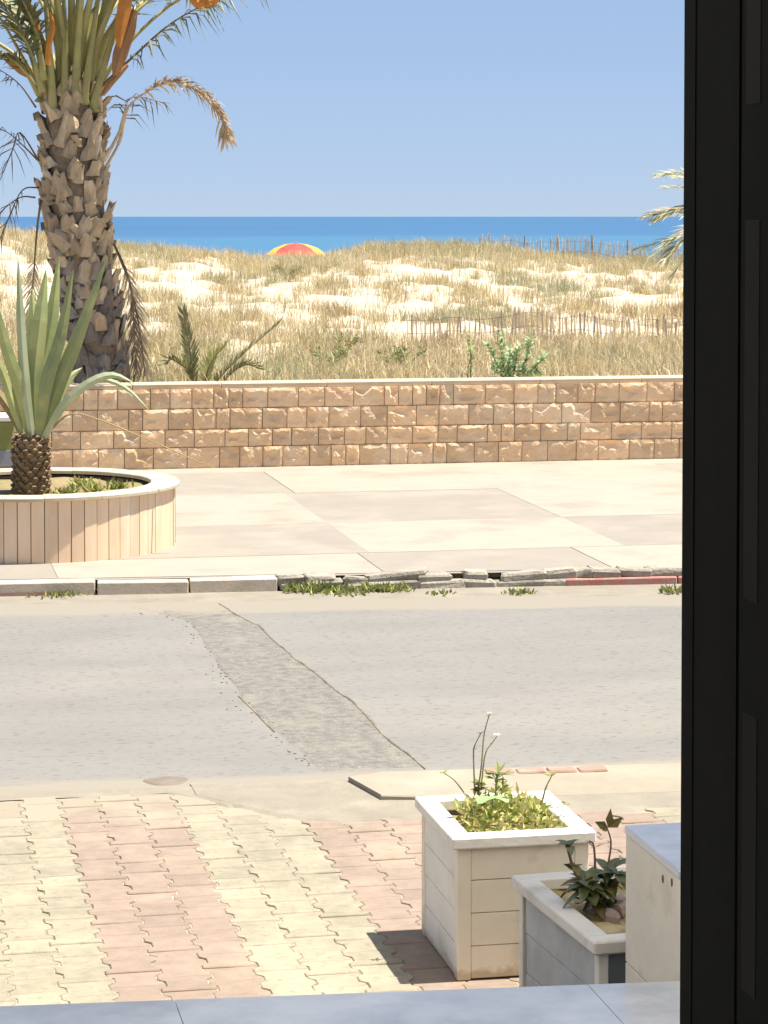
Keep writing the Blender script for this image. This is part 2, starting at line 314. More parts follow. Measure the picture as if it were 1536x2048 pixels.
while x < 13.5:
    x2 = x + rng.uniform(1.4, 2.4); b = MB()
    ya, yb = Ykerb(x) + .17, Ykerb(x2) + .17
    b.add([(x, ya, .1), (x2 - .01, yb, .1), (x2 - .01, 18.52, .1), (x, 18.52, .1), (x, ya, .05), (x2 - .01, yb, .05), (x2 - .01, 18.52, .05), (x, 18.52, .05)],
          [(0, 1, 2, 3), (4, 5, 1, 0), (5, 6, 2, 1), (6, 7, 3, 2), (7, 4, 0, 3)])
    link('concrete_bay', b.me('concrete_bay', M['conc_dark'] if rng.random() < .6 else M['conc_light']), fp, world=False); x = x2
b = MB(); b.box(-10.6, 13.9, 24.67, 25.2, .05, .098, .004)
link('concrete_strip', b.me('concrete_strip', M['conc_light']), fp, world=False)

# far kerb: sound stones on the left, crumbling rubble on the right, a red painted length
kerb = struct('kerb', mesh('kerb', *strip(XS, lambda x: Ykerb(x) + .05, lambda x: Ykerb(x) + .16, .03), M['kerb_old']))
def kerb_stone(x0, x1, z1, m, d=.16, tilt=0.0, dy=0.0, z0=-.02, bev=.008):
    b = MB(); b.box(-(x1 - x0) / 2, (x1 - x0) / 2, 0, d, z0, z1, bev)
    xc = (x0 + x1) / 2
    return link('kerb_stone', b.me('kerb_stone', m), kerb, (xc, Ykerb(xc) + dy, 0), (tilt, rng.uniform(-.01, .01), -.075), world=False)
for x0, x1, z1, dy in [(-6.2, -5.2, .1, 0), (-5.19, -4.2, .1, 0), (-4.19, -3.2, .1, 0), (-3.19, -2.2, .1, 0), (-2.19, -1.2, .105, 0), (-1.19, -.25, .1, 0), (-.24, .72, .1, -.01),
                       (.73, 1.42, .098, 0), (1.43, 2.08, .092, -.02), (2.09, 2.72, .096, .0)]:
    kerb_stone(x0, x1 - .002, z1, M['kerb'], dy=dy)
for x0, x1 in [(-1.1, -.3), (-.2, .5), (.52, 1.25)]:      # worn red paint on the kerb faces
    xc = (x0 + x1) / 2; b = MB(); n = 10; vv = []; ff = []
    for i in range(n + 1):
        xx = lerp(-(x1 - x0) / 2, (x1 - x0) / 2, i / n); vv += [(xx, -.004, .004), (xx, -.004, .028 + .025 * noise.noise(Vector((xx * 5 + xc, 2, 1))))]
    for i in range(n): ff.append((2 * i, 2 * i + 2, 2 * i + 3, 2 * i + 1))
    link('red_paint', mesh('red_paint', vv, ff, M['kerb_red']), kerb, (xc, Ykerb(xc), 0), (0, 0, -.075), world=False)
def rock_mesh(sx, sy, sz, m, seed, n=3):
    """irregular boulder-like block"""
    v = []; f = []; b = MB(); b.box(-sx, sx, -sy, sy, -sz, sz, min(sx, sy, sz) * .45)
    for p in b.v:
        k = 1 + .28 * noise.noise(Vector((p.x * 6 / max(sx, .01) * .15 + seed, p.y * 9 + seed, p.z * 9)))
        p *= k
        p += Vector((noise.noise(p * 25 + Vector((seed, 0, 0))), noise.noise(p * 25 + Vector((0, seed, 0))), noise.noise(p * 25 + Vector((0, 0, seed))))) * min(sx, sy, sz) * .25
    return b.me('rock', m)
x = 2.74; k = 0
while x < 13:
    wd = rng.uniform(.14, .42); xc = x + wd / 2; top = rng.uniform(.085, .112)
    if x < 4.85:
        hs = rng.uniform(.35, .6) * top
        link('kerb_rubble', rock_mesh(wd / 2, .09, hs / 2 + .012, M['kerb_old'], k), kerb, (xc, Ykerb(xc) + .09, hs / 2), (0, rng.uniform(-.06, .06), -.075), world=False)
        link('kerb_rubble', rock_mesh(wd / 2 * rng.uniform(.7, 1.1), .085, (top - hs) / 2 + .008, M['kerb_old'], k + 50), kerb, (xc + rng.uniform(-.05, .05), Ykerb(xc) + .1, (top + hs) / 2 - .004), (0, rng.uniform(-.08, .08), -.075), world=False)
    else:
        link('kerb_rubble', rock_mesh(wd / 2, .085, .033, M['kerb_old'], k), kerb, (xc, Ykerb(xc) + .1, .082), (0, rng.uniform(-.05, .05), -.075), world=False)
    x += wd * .96; k += 1
x = 4.82
while x < 13:
    wd = rng.uniform(.45, .9); kerb_stone(x, x + wd - .008, rng.uniform(.052, .062), M['kerb_red'], d=.17, dy=-.012, bev=.01); x += wd

# ------------------------------------------------------------------ near pavement: bone-shaped interlocking pavers
v, f = [(-8, 5.5, -.0048), (9, 5.5, -.0048), (9, 11.42, -.0048), (-8, 11.42, -.0048)], [(0, 1, 2, 3)]
npv = struct('near_pavement', mesh('near_pavement', v, f, M['joint']))
PX, PP, J, GAP = .1745, .157, .024, .0016
def bone():
    hw, hp = PX / 2, PP / 2; q = PP * .17; r = PP * .32
    prof = [(-hp, hw + J / 2), (-r, hw + J / 2), (-q, hw - J / 2), (q, hw - J / 2), (r, hw + J / 2), (hp, hw + J / 2)]
    out = [(x - GAP, max(-hp + GAP, min(hp - GAP, y))) for y, x in prof] + [(-x + GAP, max(-hp + GAP, min(hp - GAP, y))) for y, x in reversed(prof)]
    return out
bo = bone(); nb = len(bo)
vv = [(x, y, -.04) for x, y in bo] + [(x, y, -.004) for x, y in bo] + [(x * .955, y * .95, .0) for x, y in bo]
ff = [tuple(range(2 * nb, 3 * nb))]
for k in range(2):
    for i in range(nb): j = (i + 1) % nb; ff.append((k * nb + i, k * nb + j, k * nb + nb + j, k * nb + nb + i))
pm = {c: mesh('paver', vv, ff, M[c]) for c in ('paver_cream', 'paver_pink')}
X0 = .745
pav = []
for i in range(-44, 44):
    xc = X0 + (i + .5) * PX; stripe = math.floor(i / 3) % 2
    for j in range(-2, 38):
        yc = 5.6 + j * PP + (PP / 2 if i % 2 else 0)
        edge = 11.37 if xc < 1.42 else interp(xc, [1.42, 1.8, 2.3, 3.0], [11.12, 10.72, 10.62, 10.6])
        if i >= 8 and xc < 3.4: edge = min(edge, 10.85)
        if yc > edge + wob(xc, 2, .12, 8): continue
        if yc < 6.55 and xc < 9: continue
        pav.append((xc, yc, stripe == 0))
def vis(p):
    xc, yc, s = p; d = Vector((xc, yc, 0)) - Vector((0, 0, CZ)); dep = d.dot(FW)
    px = IW / 2 + F * d.dot(RT) / dep; py = PY - F * d.dot(UP) / dep
    ok = -20 < px < 1365 and py < 2015 and not (px > 900 and py > 1690)
    return (0 if ok else 1, dep)
pav.sort(key=vis)
rest = {True: MB(), False: MB()}
for k, (xc, yc, pk) in enumerate(pav):
    tz = rng.uniform(-.003, .003); rx_, ry_ = rng.gauss(0, .009), rng.gauss(0, .009); rz = rng.gauss(0, .012)
    cm = 'paver_pink' if pk else 'paver_cream'
    if k < 295:
        link('paver', pm[cm], npv, (xc, yc, tz), (rx_, ry_, rz), world=False)
    elif yc > 6.6 and -5 < xc < 7:
        mt = Matrix.Translation((xc, yc, tz)) @ Matrix.Rotation(rx_, 4, 'X') @ Matrix.Rotation(ry_, 4, 'Y')
        rest[pk].add([mt @ Vector(p) for p in vv], ff)
for pk in rest: stuff(link('pavers_beyond', rest[pk].me('pavers_beyond', M['paver_pink' if pk else 'paver_cream']), npv, world=False))
# sand drifted over the paver edge and concrete apron with a raised lip
xs2 = [1.38 + i * .08 for i in range(90)]
v, f = strip(xs2, lambda x: interp(x, [1.38, 1.8, 2.3, 3, 8.5], [11.2, 10.66, 10.56, 10.58, 10.5]) + wob(x, 3, .10, 12), lambda x: Ynear(x) - .02 + wob(x, 2, .05, 21), .007, skirt=True)
link('sand_drift', mesh('sand_drift', v, f, M['sandgrit']), npv, world=False)
b = MB(); zt = .03
P = [(2.125, 11.40), (2.205, 11.0), (2.40, 10.96), (8.5, 10.6), (8.5, 11.12), (5.0, 11.30), (3.0, 11.42), (2.3, 11.47)]
P = [(2.125, 11.40), (2.205, 11.0), (2.40, 10.96), (2.7, 10.93), (8.5, 10.6), (8.5, 11.12), (5.0, 11.30), (3.0, 11.42), (2.3, 11.47)]
ZA = [.03, .03, .024, .009, .009, .02, .026, .03, .03]
n = len(P); b.add([(x, y, -.02) for x, y in P] + [(x, y, z - .006) for (x, y), z in zip(P, ZA)] + [(x * .999 + .003, y - (.006 if y > 11.2 else -.006), z) for (x, y), z in zip(P, ZA)],
                  [tuple(range(2 * n, 3 * n))] + [(k * n + i, k * n + (i + 1) % n, k * n + n + (i + 1) % n, k * n + n + i) for k in range(2) for i in range(n)])
M['apron'] = mat('sandy_concrete', (.29, .255, .197), (.25, .22, .172), 4, (.35, .65), (.32, .285, .225), 1.1, rough=.92, bump=.4, bscale=70, bdist=.004)
link('concrete_apron', b.me('concrete_apron', M['apron']), npv, world=False)
for k in range(4):
    b = MB(); b.box(-.07, .07, -.045, .045, 0, .03, .008)
    link('edging_brick', b.me('edging_brick', M['brickred']), npv, (2.86 + k * .15, 11.36 - k * .012, .006), (0, rng.uniform(-.06, .06), rng.uniform(-.08, .02)), world=False)

# ------------------------------------------------------------------ dunes, beach, sea
PRY = [25.2, 28, 34, 43, 48, 55, 62, 68, 72, 75, 80, 90, 110, 140, 165]
PRZ = [.72, .62, .52, .48, .62, .86, 1.2, 1.5, 1.70, 1.78, 1.2, -.5, -.7, -1.5, -3.4]
CRX = [-30, -4, 3.2, 5.5, 7, 9.5, 11.0, 13.2, 14.6, 16.5, 18.5, 20, 24.6, 40]
CRZ = [.3, .5, .40, .02, -.10, -.28, -.54, -.50, -.12, -.08, -.2, -.42, -.62, -.5]
def terr(X, Y):
    X = np.asarray(X, float); Y = np.asarray(Y, float)
    z = np.interp(Y, PRY, PRZ); wgt = np.clip((Y - 52) / 20, 0, 1) * np.clip((95 - Y) / 12, 0, 1)
    z = z + wgt * np.interp(X * 75 / np.maximum(Y, 30), CRX, CRZ)
    am = np.clip((Y - 26) / 8, 0, 1) * np.clip((100 - Y) / 15, .15, 1)
    z = z + am * (.07 * np.sin(X * 1.1 + 1.3 * np.sin(Y * .35)) * np.sin(Y * .75 + X * .2) + .05 * np.sin(X * 2.3 + Y * 1.7) + .035 * np.sin(X * 4.1 - Y * 3.1 + 2 * np.sin(X)) + .02 * np.sin(X * 7.7 + Y * 6.3))
    return z
def T(x, y): return float(terr(x, y))
gx = np.concatenate([np.linspace(-200, -22, 14), np.linspace(-20, 50, 330), np.linspace(55, 240, 14)])
gy = np.concatenate([np.linspace(25.35, 80, 300), np.linspace(81, 165, 45)])
GX, GY = np.meshgrid(gx, gy); GZ = terr(GX, GY)
nx, ny = len(gx), len(gy)
vv = np.stack([GX.ravel(), GY.ravel(), GZ.ravel()], 1)
ii = (np.arange(ny - 1)[:, None] * nx + np.arange(nx - 1)[None, :]).ravel()
ff = np.stack([ii, ii + 1, ii + nx + 1, ii + nx], 1)
struct('dunes', mesh('dunes', vv.tolist(), ff.tolist(), M['sand'], smooth=True))
SEAZ = -1.3
struct('sea', mesh('sea', [(-30000, 120, SEAZ), (30000, 120, SEAZ), (30000, 45000, SEAZ), (-30000, 45000, SEAZ)], [(0, 1, 2, 3)], M['sea']))

# marram grass over the dunes (uncountable: one object per look)
def blades(name, bx, by, h, wd, lean, mi, mats, zoff=-.02):
    n = len(bx); bz = terr(bx, by) + zoff
    a = nr.uniform(0, 2 * np.pi, n); la = nr.uniform(0, 2 * np.pi, n)
    wx, wy = np.cos(a) * wd / 2, np.sin(a) * wd / 2
    lx_, ly_ = np.cos(la) * lean * h, np.sin(la) * lean * h
    V = np.zeros((n, 5, 3))
    V[:, 0] = np.stack([bx - wx, by - wy, bz], 1); V[:, 1] = np.stack([bx + wx, by + wy, bz], 1)
    mx, my, mz = bx + lx_ * .35, by + ly_ * .35, bz + h * .62
    V[:, 2] = np.stack([mx + wx * .8, my + wy * .8, mz], 1); V[:, 3] = np.stack([mx - wx * .8, my - wy * .8, mz], 1)
    V[:, 4] = np.stack([bx + lx_, by + ly_, bz + h * (1 - .35 * np.minimum(lean, 1))], 1)
    me = bpy.data.meshes.new(name); me.vertices.add(n * 5); me.vertices.foreach_set('co', V.ravel())
    me.loops.add(n * 7); me.polygons.add(n * 2)
    b0 = np.arange(n) * 5
    li = np.stack([b0, b0 + 1, b0 + 2, b0 + 3, b0 + 3, b0 + 2, b0 + 4], 1)
    me.loops.foreach_set('vertex_index', li.ravel().astype(np.int32))
    ls = np.stack([np.arange(n) * 7, np.arange(n) * 7 + 4], 1); me.polygons.foreach_set('loop_start', ls.ravel().astype(np.int32))
    for m in mats: me.materials.append(m)
    me.polygons.foreach_set('material_index', np.repeat(mi, 2).astype(np.int32))
    me.update(calc_edges=True); me.validate()
    return stuff(link(name, me))
tx, ty, tk = [], [], []
N = 12000
cy = nr.uniform(26.0, 79.0, N) ; cx = nr.uniform(-.14, .47, N) * cy + nr.uniform(-1.5, 1.5, N)
dens = np.zeros(N)
for i in range(N):
    X, Y = cx[i], cy[i]
    n1 = noise.noise(Vector((X * .8, Y * .42, 1.0))) + .6 * noise.noise(Vector((X * 1.9, Y * 1.0, 4.0)))
    if Y > 70.5: d = .9 + .4 * n1
    elif Y > 65: d = .36 + .9 * n1
    elif Y > 50: d = .08 + .75 * n1
    elif Y > 43: d = .28 + .8 * n1
    else: d = .34 + .8 * n1 + (.6 if (X / Y > .285 and Y < 39.3) else 0) + (.1 if X / Y < .10 else 0)
    if 39.3 < Y < 45.5 and X / Y > .19: d -= .5
    dens[i] = d
keep = nr.uniform(0, 1, N) < np.clip(dens, 0, 1)
cx, cy = cx[keep], cy[keep]
mt_ = nr.integers(2, 10, len(cx)); rad_ = np.repeat(nr.uniform(.08, .36, len(cx)), mt_)
cx = np.repeat(cx, mt_) + nr.normal(0, 1, mt_.sum()) * rad_; cy = np.repeat(cy, mt_) + nr.normal(0, 1, mt_.sum()) * rad_
cy = np.clip(cy, 25.8, 79)
print('tufts', len(cx))
nb_ = 15
bx = np.repeat(cx, nb_); by = np.repeat(cy, nb_)
scl = np.repeat(nr.uniform(.55, 1.25, len(cx)), nb_)
tint = np.zeros(len(cx), int)
for i in range(len(cx)):
    q = noise.noise(Vector((cx[i] * .35, cy[i] * .2, 9.0))) + rng.gauss(0, .22)
    far = cy[i] > 62
    tint[i] = (0 if q < .05 else 3 if q < .3 else 1) if far else (4 if q < -.42 else 0 if q < -.12 else 1 if q < .22 else 3 if q < .36 else 2)
    if cx[i] / cy[i] > .285 and cy[i] < 43 and rng.random() < .7: tint[i] = 1 if rng.random() < .7 else 3
mi = np.repeat(tint, nb_); sw = nr.random(len(mi)) < .22; mi[sw] = nr.integers(0, 4, sw.sum())
spread = .10 * scl
n_ = len(bx)
hb = nr.uniform(.18, .44, n_) * scl * np.where(by > 64, 1.05, .95)
blades('dune_grass', bx + nr.normal(0, 1, n_) * spread, by + nr.normal(0, 1, n_) * spread, hb, nr.uniform(.008, .016, n_), np.abs(nr.normal(.35, .28, n_)), mi, GT)
# low dry litter between the tufts
N = 30000
ly2 = nr.uniform(26, 78, N); lx2 = nr.uniform(-.14, .47, N) * ly2
kp = np.array([noise.noise(Vector((lx2[i] * .8, ly2[i] * .5, 7.0))) + rng.gauss(0, .2) > .02 for i in range(N)])
lx2, ly2 = lx2[kp], ly2[kp]; n_ = len(lx2)
blades('dry_litter', lx2, ly2, nr.uniform(.05, .16, n_), nr.uniform(.01, .03, n_), nr.uniform(.5, 1.6, n_), nr.choice([2, 1, 0, 3], n_), GT)

# ------------------------------------------------------------------ fences in the dunes
def fence(name, label, pts, hgt, sp, wd, m, posts, seed):
    r = random.Random(seed); root = thing(name, label, 'fence', (pts[0][0], pts[0][1], T(*pts[0])))
    segs = []; tot = 0
    for a, b in zip(pts, pts[1:]):
        L = math.dist(a, b); segs.append((tot, L, a, b)); tot += L
    def pos(s):
        for t0, L, a, b in segs:
            if s <= t0 + L + 1e-6: t = (s - t0) / L; return lerp(a[0], b[0], t), lerp(a[1], b[1], t)
        return pts[-1]
    variants = []
    for k in range(4):
        b = MB(); w2 = wd * r.uniform(.4, .6); bend = r.uniform(-.02, .02)
        b.tube([(0, 0, -.25), (bend * .5, 0, hgt * .5), (bend, 0, hgt * .93), (bend, 0, hgt)], [w2, w2 * r.uniform(.85, 1.05), w2 * .9, w2 * .35], 5, .55)
        variants.append(b.me('picket', m))
    s = 0; tops = []
    while s < tot:
        x, y = pos(s); z = T(x, y)
        link('picket', r.choice(variants), root, (x, y, z), (r.gauss(0, .05), r.gauss(0, .05), r.uniform(0, 3)), (1, 1, r.uniform(.82, 1.08)))
        s += sp * r.uniform(.7, 1.35)
    for fr in (.3, .78):
        wp = []
        for k in range(60):
            x, y = pos(tot * k / 59); wp.append((x, y - .03, T(x, y) + hgt * fr + .01 * math.sin(k)))
        b = MB(); b.tube(wp, .004, 4); link('wire', b.me('wire', M['wire']), root)
    if posts:
        s = .3
        while s < tot:
            x, y = pos(s); b = MB(); b.tube([(0, 0, -.3), (0, 0, hgt * 1.12)], [.035, .03], 7)
            link('post', b.me('post', M['wood_picket']), root, (x, y, T(x, y)), (r.gauss(0, .03), r.gauss(0, .03), 0)); s += posts
    return root
def gx_at(px, Y): return at(px, 600, Y).x
fence('sand_fence', 'low brown paling fence with gaps running through the dry grass halfway up dune',
      [(gx_at(815, 43.2), 43.2), (gx_at(1000, 42.0), 42.0), (gx_at(1200, 41.0), 41.0), (gx_at(1365, 41.2), 41.2), (gx_at(1560, 41.4), 41.4)], .50, .078, .05, M['wood_picket'], 0, 3)
fence('sand_fence', 'grey chestnut paling fence with posts on dune crest against the blue sea',
      [(gx_at(960, 76.5), 76.5), (gx_at(1100, 75.5), 75.5), (gx_at(1365, 73.5), 73.5), (gx_at(1500, 73), 73)], .70, .042, .030, M['wood_grey'], 1.12, 5)

# ------------------------------------------------------------------ beach parasol
pp = at(592, 486, 101.0)
par = thing('beach_parasol', 'red beach parasol with yellow panels showing above the dune crest', 'parasol', (pp.x, pp.y, T(pp.x, pp.y)))
ring = [(0, 0.0), (.48, -.06), (.92, -.22), (1.28, -.50)]
for k in range(8):
    vv = []; a0 = k * math.pi / 4 - .2
    for rr, zz in ring:
        for q in range(4):
            a = a0 + q / 3 * math.pi / 4; sag = 1 - .05 * math.sin(math.pi * q / 3) * (rr / 1.28)
            vv.append((pp.x + rr * sag * math.cos(a), pp.y + rr * sag * math.sin(a), pp.z + zz))
    ff = [(i * 4 + q, i * 4 + q + 1, i * 4 + q + 5, i * 4 + q + 4) for i in range(3) for q in range(3)]
    link('canopy_panel', mesh('canopy_panel', vv, ff, M['yellow'] if k in (1, 4, 7) else M['red'], smooth=True), par)
    b = MB(); b.tube([(pp.x, pp.y, pp.z - .02), (pp.x + .92 * math.cos(a0), pp.y + .92 * math.sin(a0), pp.z - .24), (pp.x + 1.28 * math.cos(a0), pp.y + 1.28 * math.sin(a0), pp.z - .52)], .006, 4)
    link('rib', b.me('rib', M['metal']), par)
b = MB(); b.tube([(pp.x, pp.y, T(pp.x, pp.y) - .3), (pp.x, pp.y, pp.z + .07)], .02, 8); link('pole', b.me('pole', M['metal']), par)

# ------------------------------------------------------------------ palm fronds
def frond(parent, ctrl, w0, w1, nl, llen, lwid, spread, tstart, mr, ml, r, droop=.25, lift=.15, n=16, jit=.2, flat=.6, onlydown=False):
    pts = catmull(ctrl, n); b = MB()
    rad = [lerp(w0, w1, (i / n) ** .7) for i in range(n + 1)]
    b.tube(pts, rad, 7, flat); fr = link('frond', b.me('frond', mr, True), parent)
    lb = MB()
    for i in range(nl):
        t = tstart + (1 - tstart) * (i + r.uniform(0, .6)) / nl; t = min(t, .995)
        u = t * n; k = min(int(u), n - 1); p = pts[k].lerp(pts[k + 1], u - k); tg = (pts[k + 1] - pts[k]).normalized()
        ref = Vector((0, 0, 1)) if abs(tg.z) < .93 else Vector((0, 1, 0))
        S = tg.cross(ref).normalized(); Nn = S.cross(tg).normalized()
        uu = (t - tstart) / (1 - tstart); ln = llen * (.4 + .6 * math.sin(math.pi * (.15 + .75 * uu))) * r.uniform(.75, 1.15)
        for sgn in (-1, 1):
            if r.random() < .06: continue
            sp = spread * r.uniform(1 - jit, 1 + jit) * (1 - .45 * uu)
            d = (tg * math.cos(sp) + S * (sgn * math.sin(sp)) + Nn * (lift + r.gauss(0, jit * .6))).normalized()
            m1 = p + d * ln * .5; e = p + d * ln - Vector((0, 0, droop * ln * r.uniform(.5, 1.4))); m1.z -= droop * ln * .15
            wv = d.cross(Nn).normalized() * lwid / 2 + Nn * lwid * r.uniform(-.3, .3)
            q0 = p - wv * .5; q1 = p + wv * .5
            lb.add([q0, q1, m1 + wv, m1 - wv, e], [(0, 1, 2, 3), (3, 2, 4)])
    o = bpy.data.objects.new('leaflets', lb.me('leaflets', ml)); col.objects.link(o); o.parent = fr
    return fr

PYm = 26.8
pc = [Vector((2.40, PYm, .3)), Vector((2.266, PYm, .97)), Vector((2.10, PYm, 1.95)), Vector((1.985, PYm, 2.88)), Vector((1.955, PYm, 3.5)), Vector((1.955, PYm, 4.15)), Vector((1.96, PYm, 4.5))]
pr = [.27, .275, .295, .325, .315, .29, .16]
palm = thing('palm_tree', 'tall date palm with shaggy trunk and orange fruit stalks behind stone wall', 'palm tree', (2.40, PYm, .5))
cen = catmull(pc, 24); rads = [interp(p.z, [q.z for q in pc], pr) for p in cen]
b = MB(); b.tube(cen, [q * .93 for q in rads], 18)
link('trunk', b.me('trunk', M['trunk'], True), palm)
lbv = []
for k in range(6):        # cut leaf stubs: broad scoops pointing up and out
    rr = random.Random(100 + k); wd, ht, pj = rr.uniform(.09, .15), rr.uniform(.15, .30), rr.uniform(.02, .085); b = MB()
    secs = []
    for s in range(5):
        t = s / 4; w2 = wd * (1.0 - (.25 + .1 * k) * t + .09 * math.sin(7 * t + k)); o2 = pj * t ** 1.3; th = .045 * (1 - .55 * t)
        zz = ht * (t - .25)
        jj = .07 if s == 4 else .012
        secs += [(-w2, o2 - .03, zz + rr.uniform(-jj, jj)), (-w2 * .55, o2 + th * .8, zz + rr.uniform(-jj, jj)), (0, o2 + th, zz + rr.uniform(-jj, jj)), (w2 * .55, o2 + th * .8, zz + rr.uniform(-jj, jj)), (w2, o2 - .03, zz + rr.uniform(-jj, jj)), (0, o2 - .04, zz)]
    fs = [(s * 6 + i, s * 6 + (i + 1) % 6, s * 6 + 6 + (i + 1) % 6, s * 6 + 6 + i) for s in range(4) for i in range(6)] + [tuple(24 + i for i in range(6))]
    b.add(secs, fs); lbv.append([b.me('leaf_base', M['leafbase']), b.me('leaf_base', M['leafbase_grey'])])
zz = .45; a = 0.; k = 0
while zz < 4.1 and k < 292:
    i = min(range(len(cen)), key=lambda q: abs(cen[q].z - zz)); j = min(i + 1, len(cen) - 1)
    c = cen[i].lerp(cen[j], max(0, min(1, (zz - cen[i].z) / max(.01, cen[j].z - cen[i].z))))
    ra = interp(zz, [q.z for q in pc], pr) * .97
    an = a + rng.gauss(0, .18)
    grey = zz < 1.7 + rng.gauss(0, .35)
    sc = rng.uniform(.65, 1.0); out = rng.uniform(-.08, .16) + (.05 if zz > 2.2 else -.05)
    link('leaf_base', lbv[rng.randrange(6)][1 if grey else 0], palm, (c.x + ra * math.cos(an), c.y + ra * math.sin(an), zz + rng.gauss(0, .04)),
         (-out, rng.gauss(0, .28), an - math.pi / 2), (sc, sc * rng.uniform(.8, 1.4), sc * rng.uniform(.8, 1.15)))
    a += 2.399963; zz += .0130; k += 1
def A(x, y, dy=0.): return at(x, y, PYm + dy)
rf = random.Random(5)
# crown: green fronds rising and arching outward beyond the frame
for k in range(30):
    an = k * 2.399963 + .4; el = lerp(1.40, .72, (k / 29)) + rf.gauss(0, .05); L = rf.uniform(2.6, 3.5)
    if math.cos(an) > .3: el = max(el, 1.12)
    if math.sin(an) < -.3: el = max(el, 1.28)
    zb = lerp(4.35, 3.95, k / 29); br = lerp(.06, .25, k / 29)
    dx, dy_ = math.cos(an), math.sin(an)
    base = Vector((1.955 + dx * br, PYm + dy_ * br, zb)); P = [base]
    for s in (.22, .5, .78, 1.0):
        e = el - 1.25 * s ** 1.6
        last = P[-1]; st = L * (s - (0, .22, .5, .78)[len(P) - 1])
        P.append(last + Vector((dx * math.cos(e), dy_ * math.cos(e), math.sin(e))) * st)
    frond(palm, P, rf.uniform(.05, .066), .006, 44, .50, .028, .85, .40, M['petiole'], M['leaflet'], rf, .3)
# inner upright petioles seen between the outer ones
for x0, y0, x1, y1, dy in [(105, 190, 88, -40, -.28), (130, 185, 128, -60, -.30), (150, 190, 160, -60, -.32), (170, 185, 205, -50, -.30), (190, 200, 262, -40, -.26), (95, 185, 40, -50, -.22), (120, 150, 108, -80, -.2), (182, 150, 228, -80, -.2), (80, 180, -30, -10, -.12)]:
    a0 = A(x0, y0, dy); a1 = A(x1, y1, dy - .25); mid = a0.lerp(a1, .5) + Vector((0, 0, .04)); tip = a1 + (a1 - mid) * 2.2 + Vector((0, -.5, -.2))
    frond(palm, [a0 - Vector((0, -.05, .12)), a0, mid, a1, tip], .072, .006, 34, .5, .028, .8, .66, M['petiole'], M['leaflet'], rf, .3, n=22, flat=.45)
for x0, y0, x1, y1, x2, y2, dy in [(85, 185, 30, 60, -80, 20, -.3), (82, 170, 10, 20, -120, -30, -.2), (88, 160, 45, 0, -20, -120, -.35), (78, 190, 5, 115, -120, 120, -.25)]:
    frond(palm, [A(x0, y0, dy), A((x0 + x1) / 2 + 6, (y0 + y1) / 2 - 12, dy - .1), A(x1, y1, dy - .2), A(x2, y2, dy - .3)], .045, .006, 40, .42, .026, .9, .3, M['petiole'], M['leaflet'], rf, .35, n=16)
# frond reaching out to the upper right with hanging leaflets
frond(palm, [A(195, 180, -.2), A(270, 110, -.35), (A(345, 45, -.5)), A(440, -5, -.6), A(600, -70, -.7)], .03, .006, 30, .42, .022, 1.2, .22, M['dry_stem'], M['leaflet'], rf, .75, 0.0)
# dry frond arching to the right
frond(palm, [A(208, 322, -.2), A(240, 262, -.3), A(256, 215, -.33), A(290, 186, -.36), A(345, 163, -.4), A(400, 185, -.42), A(436, 225, -.43), A(455, 275, -.44)], .032, .005, 130, .25, .026, .85, .42, M['leafbase'], M['dry_leaf'], rf, .3, .2, n=24, jit=.5)
frond(palm, [A(214, 330, -.18), A(238, 285, -.22), A(250, 240, -.2), A(262, 195, -.1), A(330, 205, .1)], .03, .004, 14, .32, .016, 1.1, .5, M['leafbase'], M['dark_leaf'], rf, .6, .0, jit=.5)
# dead dark stems arching left
for P in [[(72, 215), (40, 170), (0, 140), (-60, 110)], [(75, 320), (45, 290), (10, 262), (-40, 245)], [(78, 322), (40, 265), (25, 300), (0, 360)], [(78, 375), (45, 380), (20, 430), (-5, 490)], [(70, 395), (40, 395), (0, 425), (-40, 470)]]:
    frond(palm, [A(x, y, -.15 - .05 * i) for i, (x, y) in enumerate(P)], .018, .004, 10, .25, .014, 1.1, .35, M['dry_stem'], M['dark_leaf'], rf, .6, 0, jit=.4, n=12)
# dead fronds hanging down both sides of the trunk
frond(palm, [A(228, 488, -.25), A(250, 535, -.35), A(270, 610, -.4), A(282, 680, -.4), A(290, 752, -.4)], .016, .004, 34, .26, .018, .55, .25, M['dry_stem'], M['dry_leaf'], rf, .2, .05, jit=.4)
frond(palm, [A(228, 488, -.25), A(262, 580, -.5), A(268, 660, -.5), A(272, 750, -.5)], .014, .004, 22, .2, .016, .5, .4, M['dry_stem'], M['dark_leaf'], rf, .2, .05, jit=.4)
frond(palm, [A(82, 400, -.3), A(74, 460, -.4), A(68, 540, -.45), A(62, 620, -.5), A(60, 680, -.5)], .016, .004, 30, .2, .016, .6, .45, M['dry_stem'], M['dry_leaf'], rf, .2, .05, jit=.4)
# orange fruit stalks and fibre sheaths
def ribbon(parent, name, pix, ws, m, dy, th=.012):
    pts = catmull([A(x, y, dy) for x, y in pix], 12); b = MB(); n = len(pts); vv = []
    for i, p in enumerate(pts):
        t = (pts[min(i + 1, n - 1)] - pts[max(i - 1, 0)]).normalized(); s = t.cross(Vector((0, 1, 0))).normalized() * interp(i / (n - 1), [0, .3, .7, 1], ws)
        vv += [p - s, p + Vector((0, -th, 0)), p + s, p + Vector((0, th, 0))]
    ff = [(i * 4 + q, i * 4 + (q + 1) % 4, i * 4 + 4 + (q + 1) % 4, i * 4 + 4 + q) for i in range(n - 1) for q in range(4)] + [(3, 2, 1, 0), tuple(n * 4 - 4 + q for q in range(4))]
    b.add(vv, ff); return link(name, b.me(name, m), parent)
ribbon(palm, 'fruit_stalk', [(95, 130), (98, 90), (106, 55), (100, 25)], (.03, .03, .026, .012), M['orange'], -.52, .02)
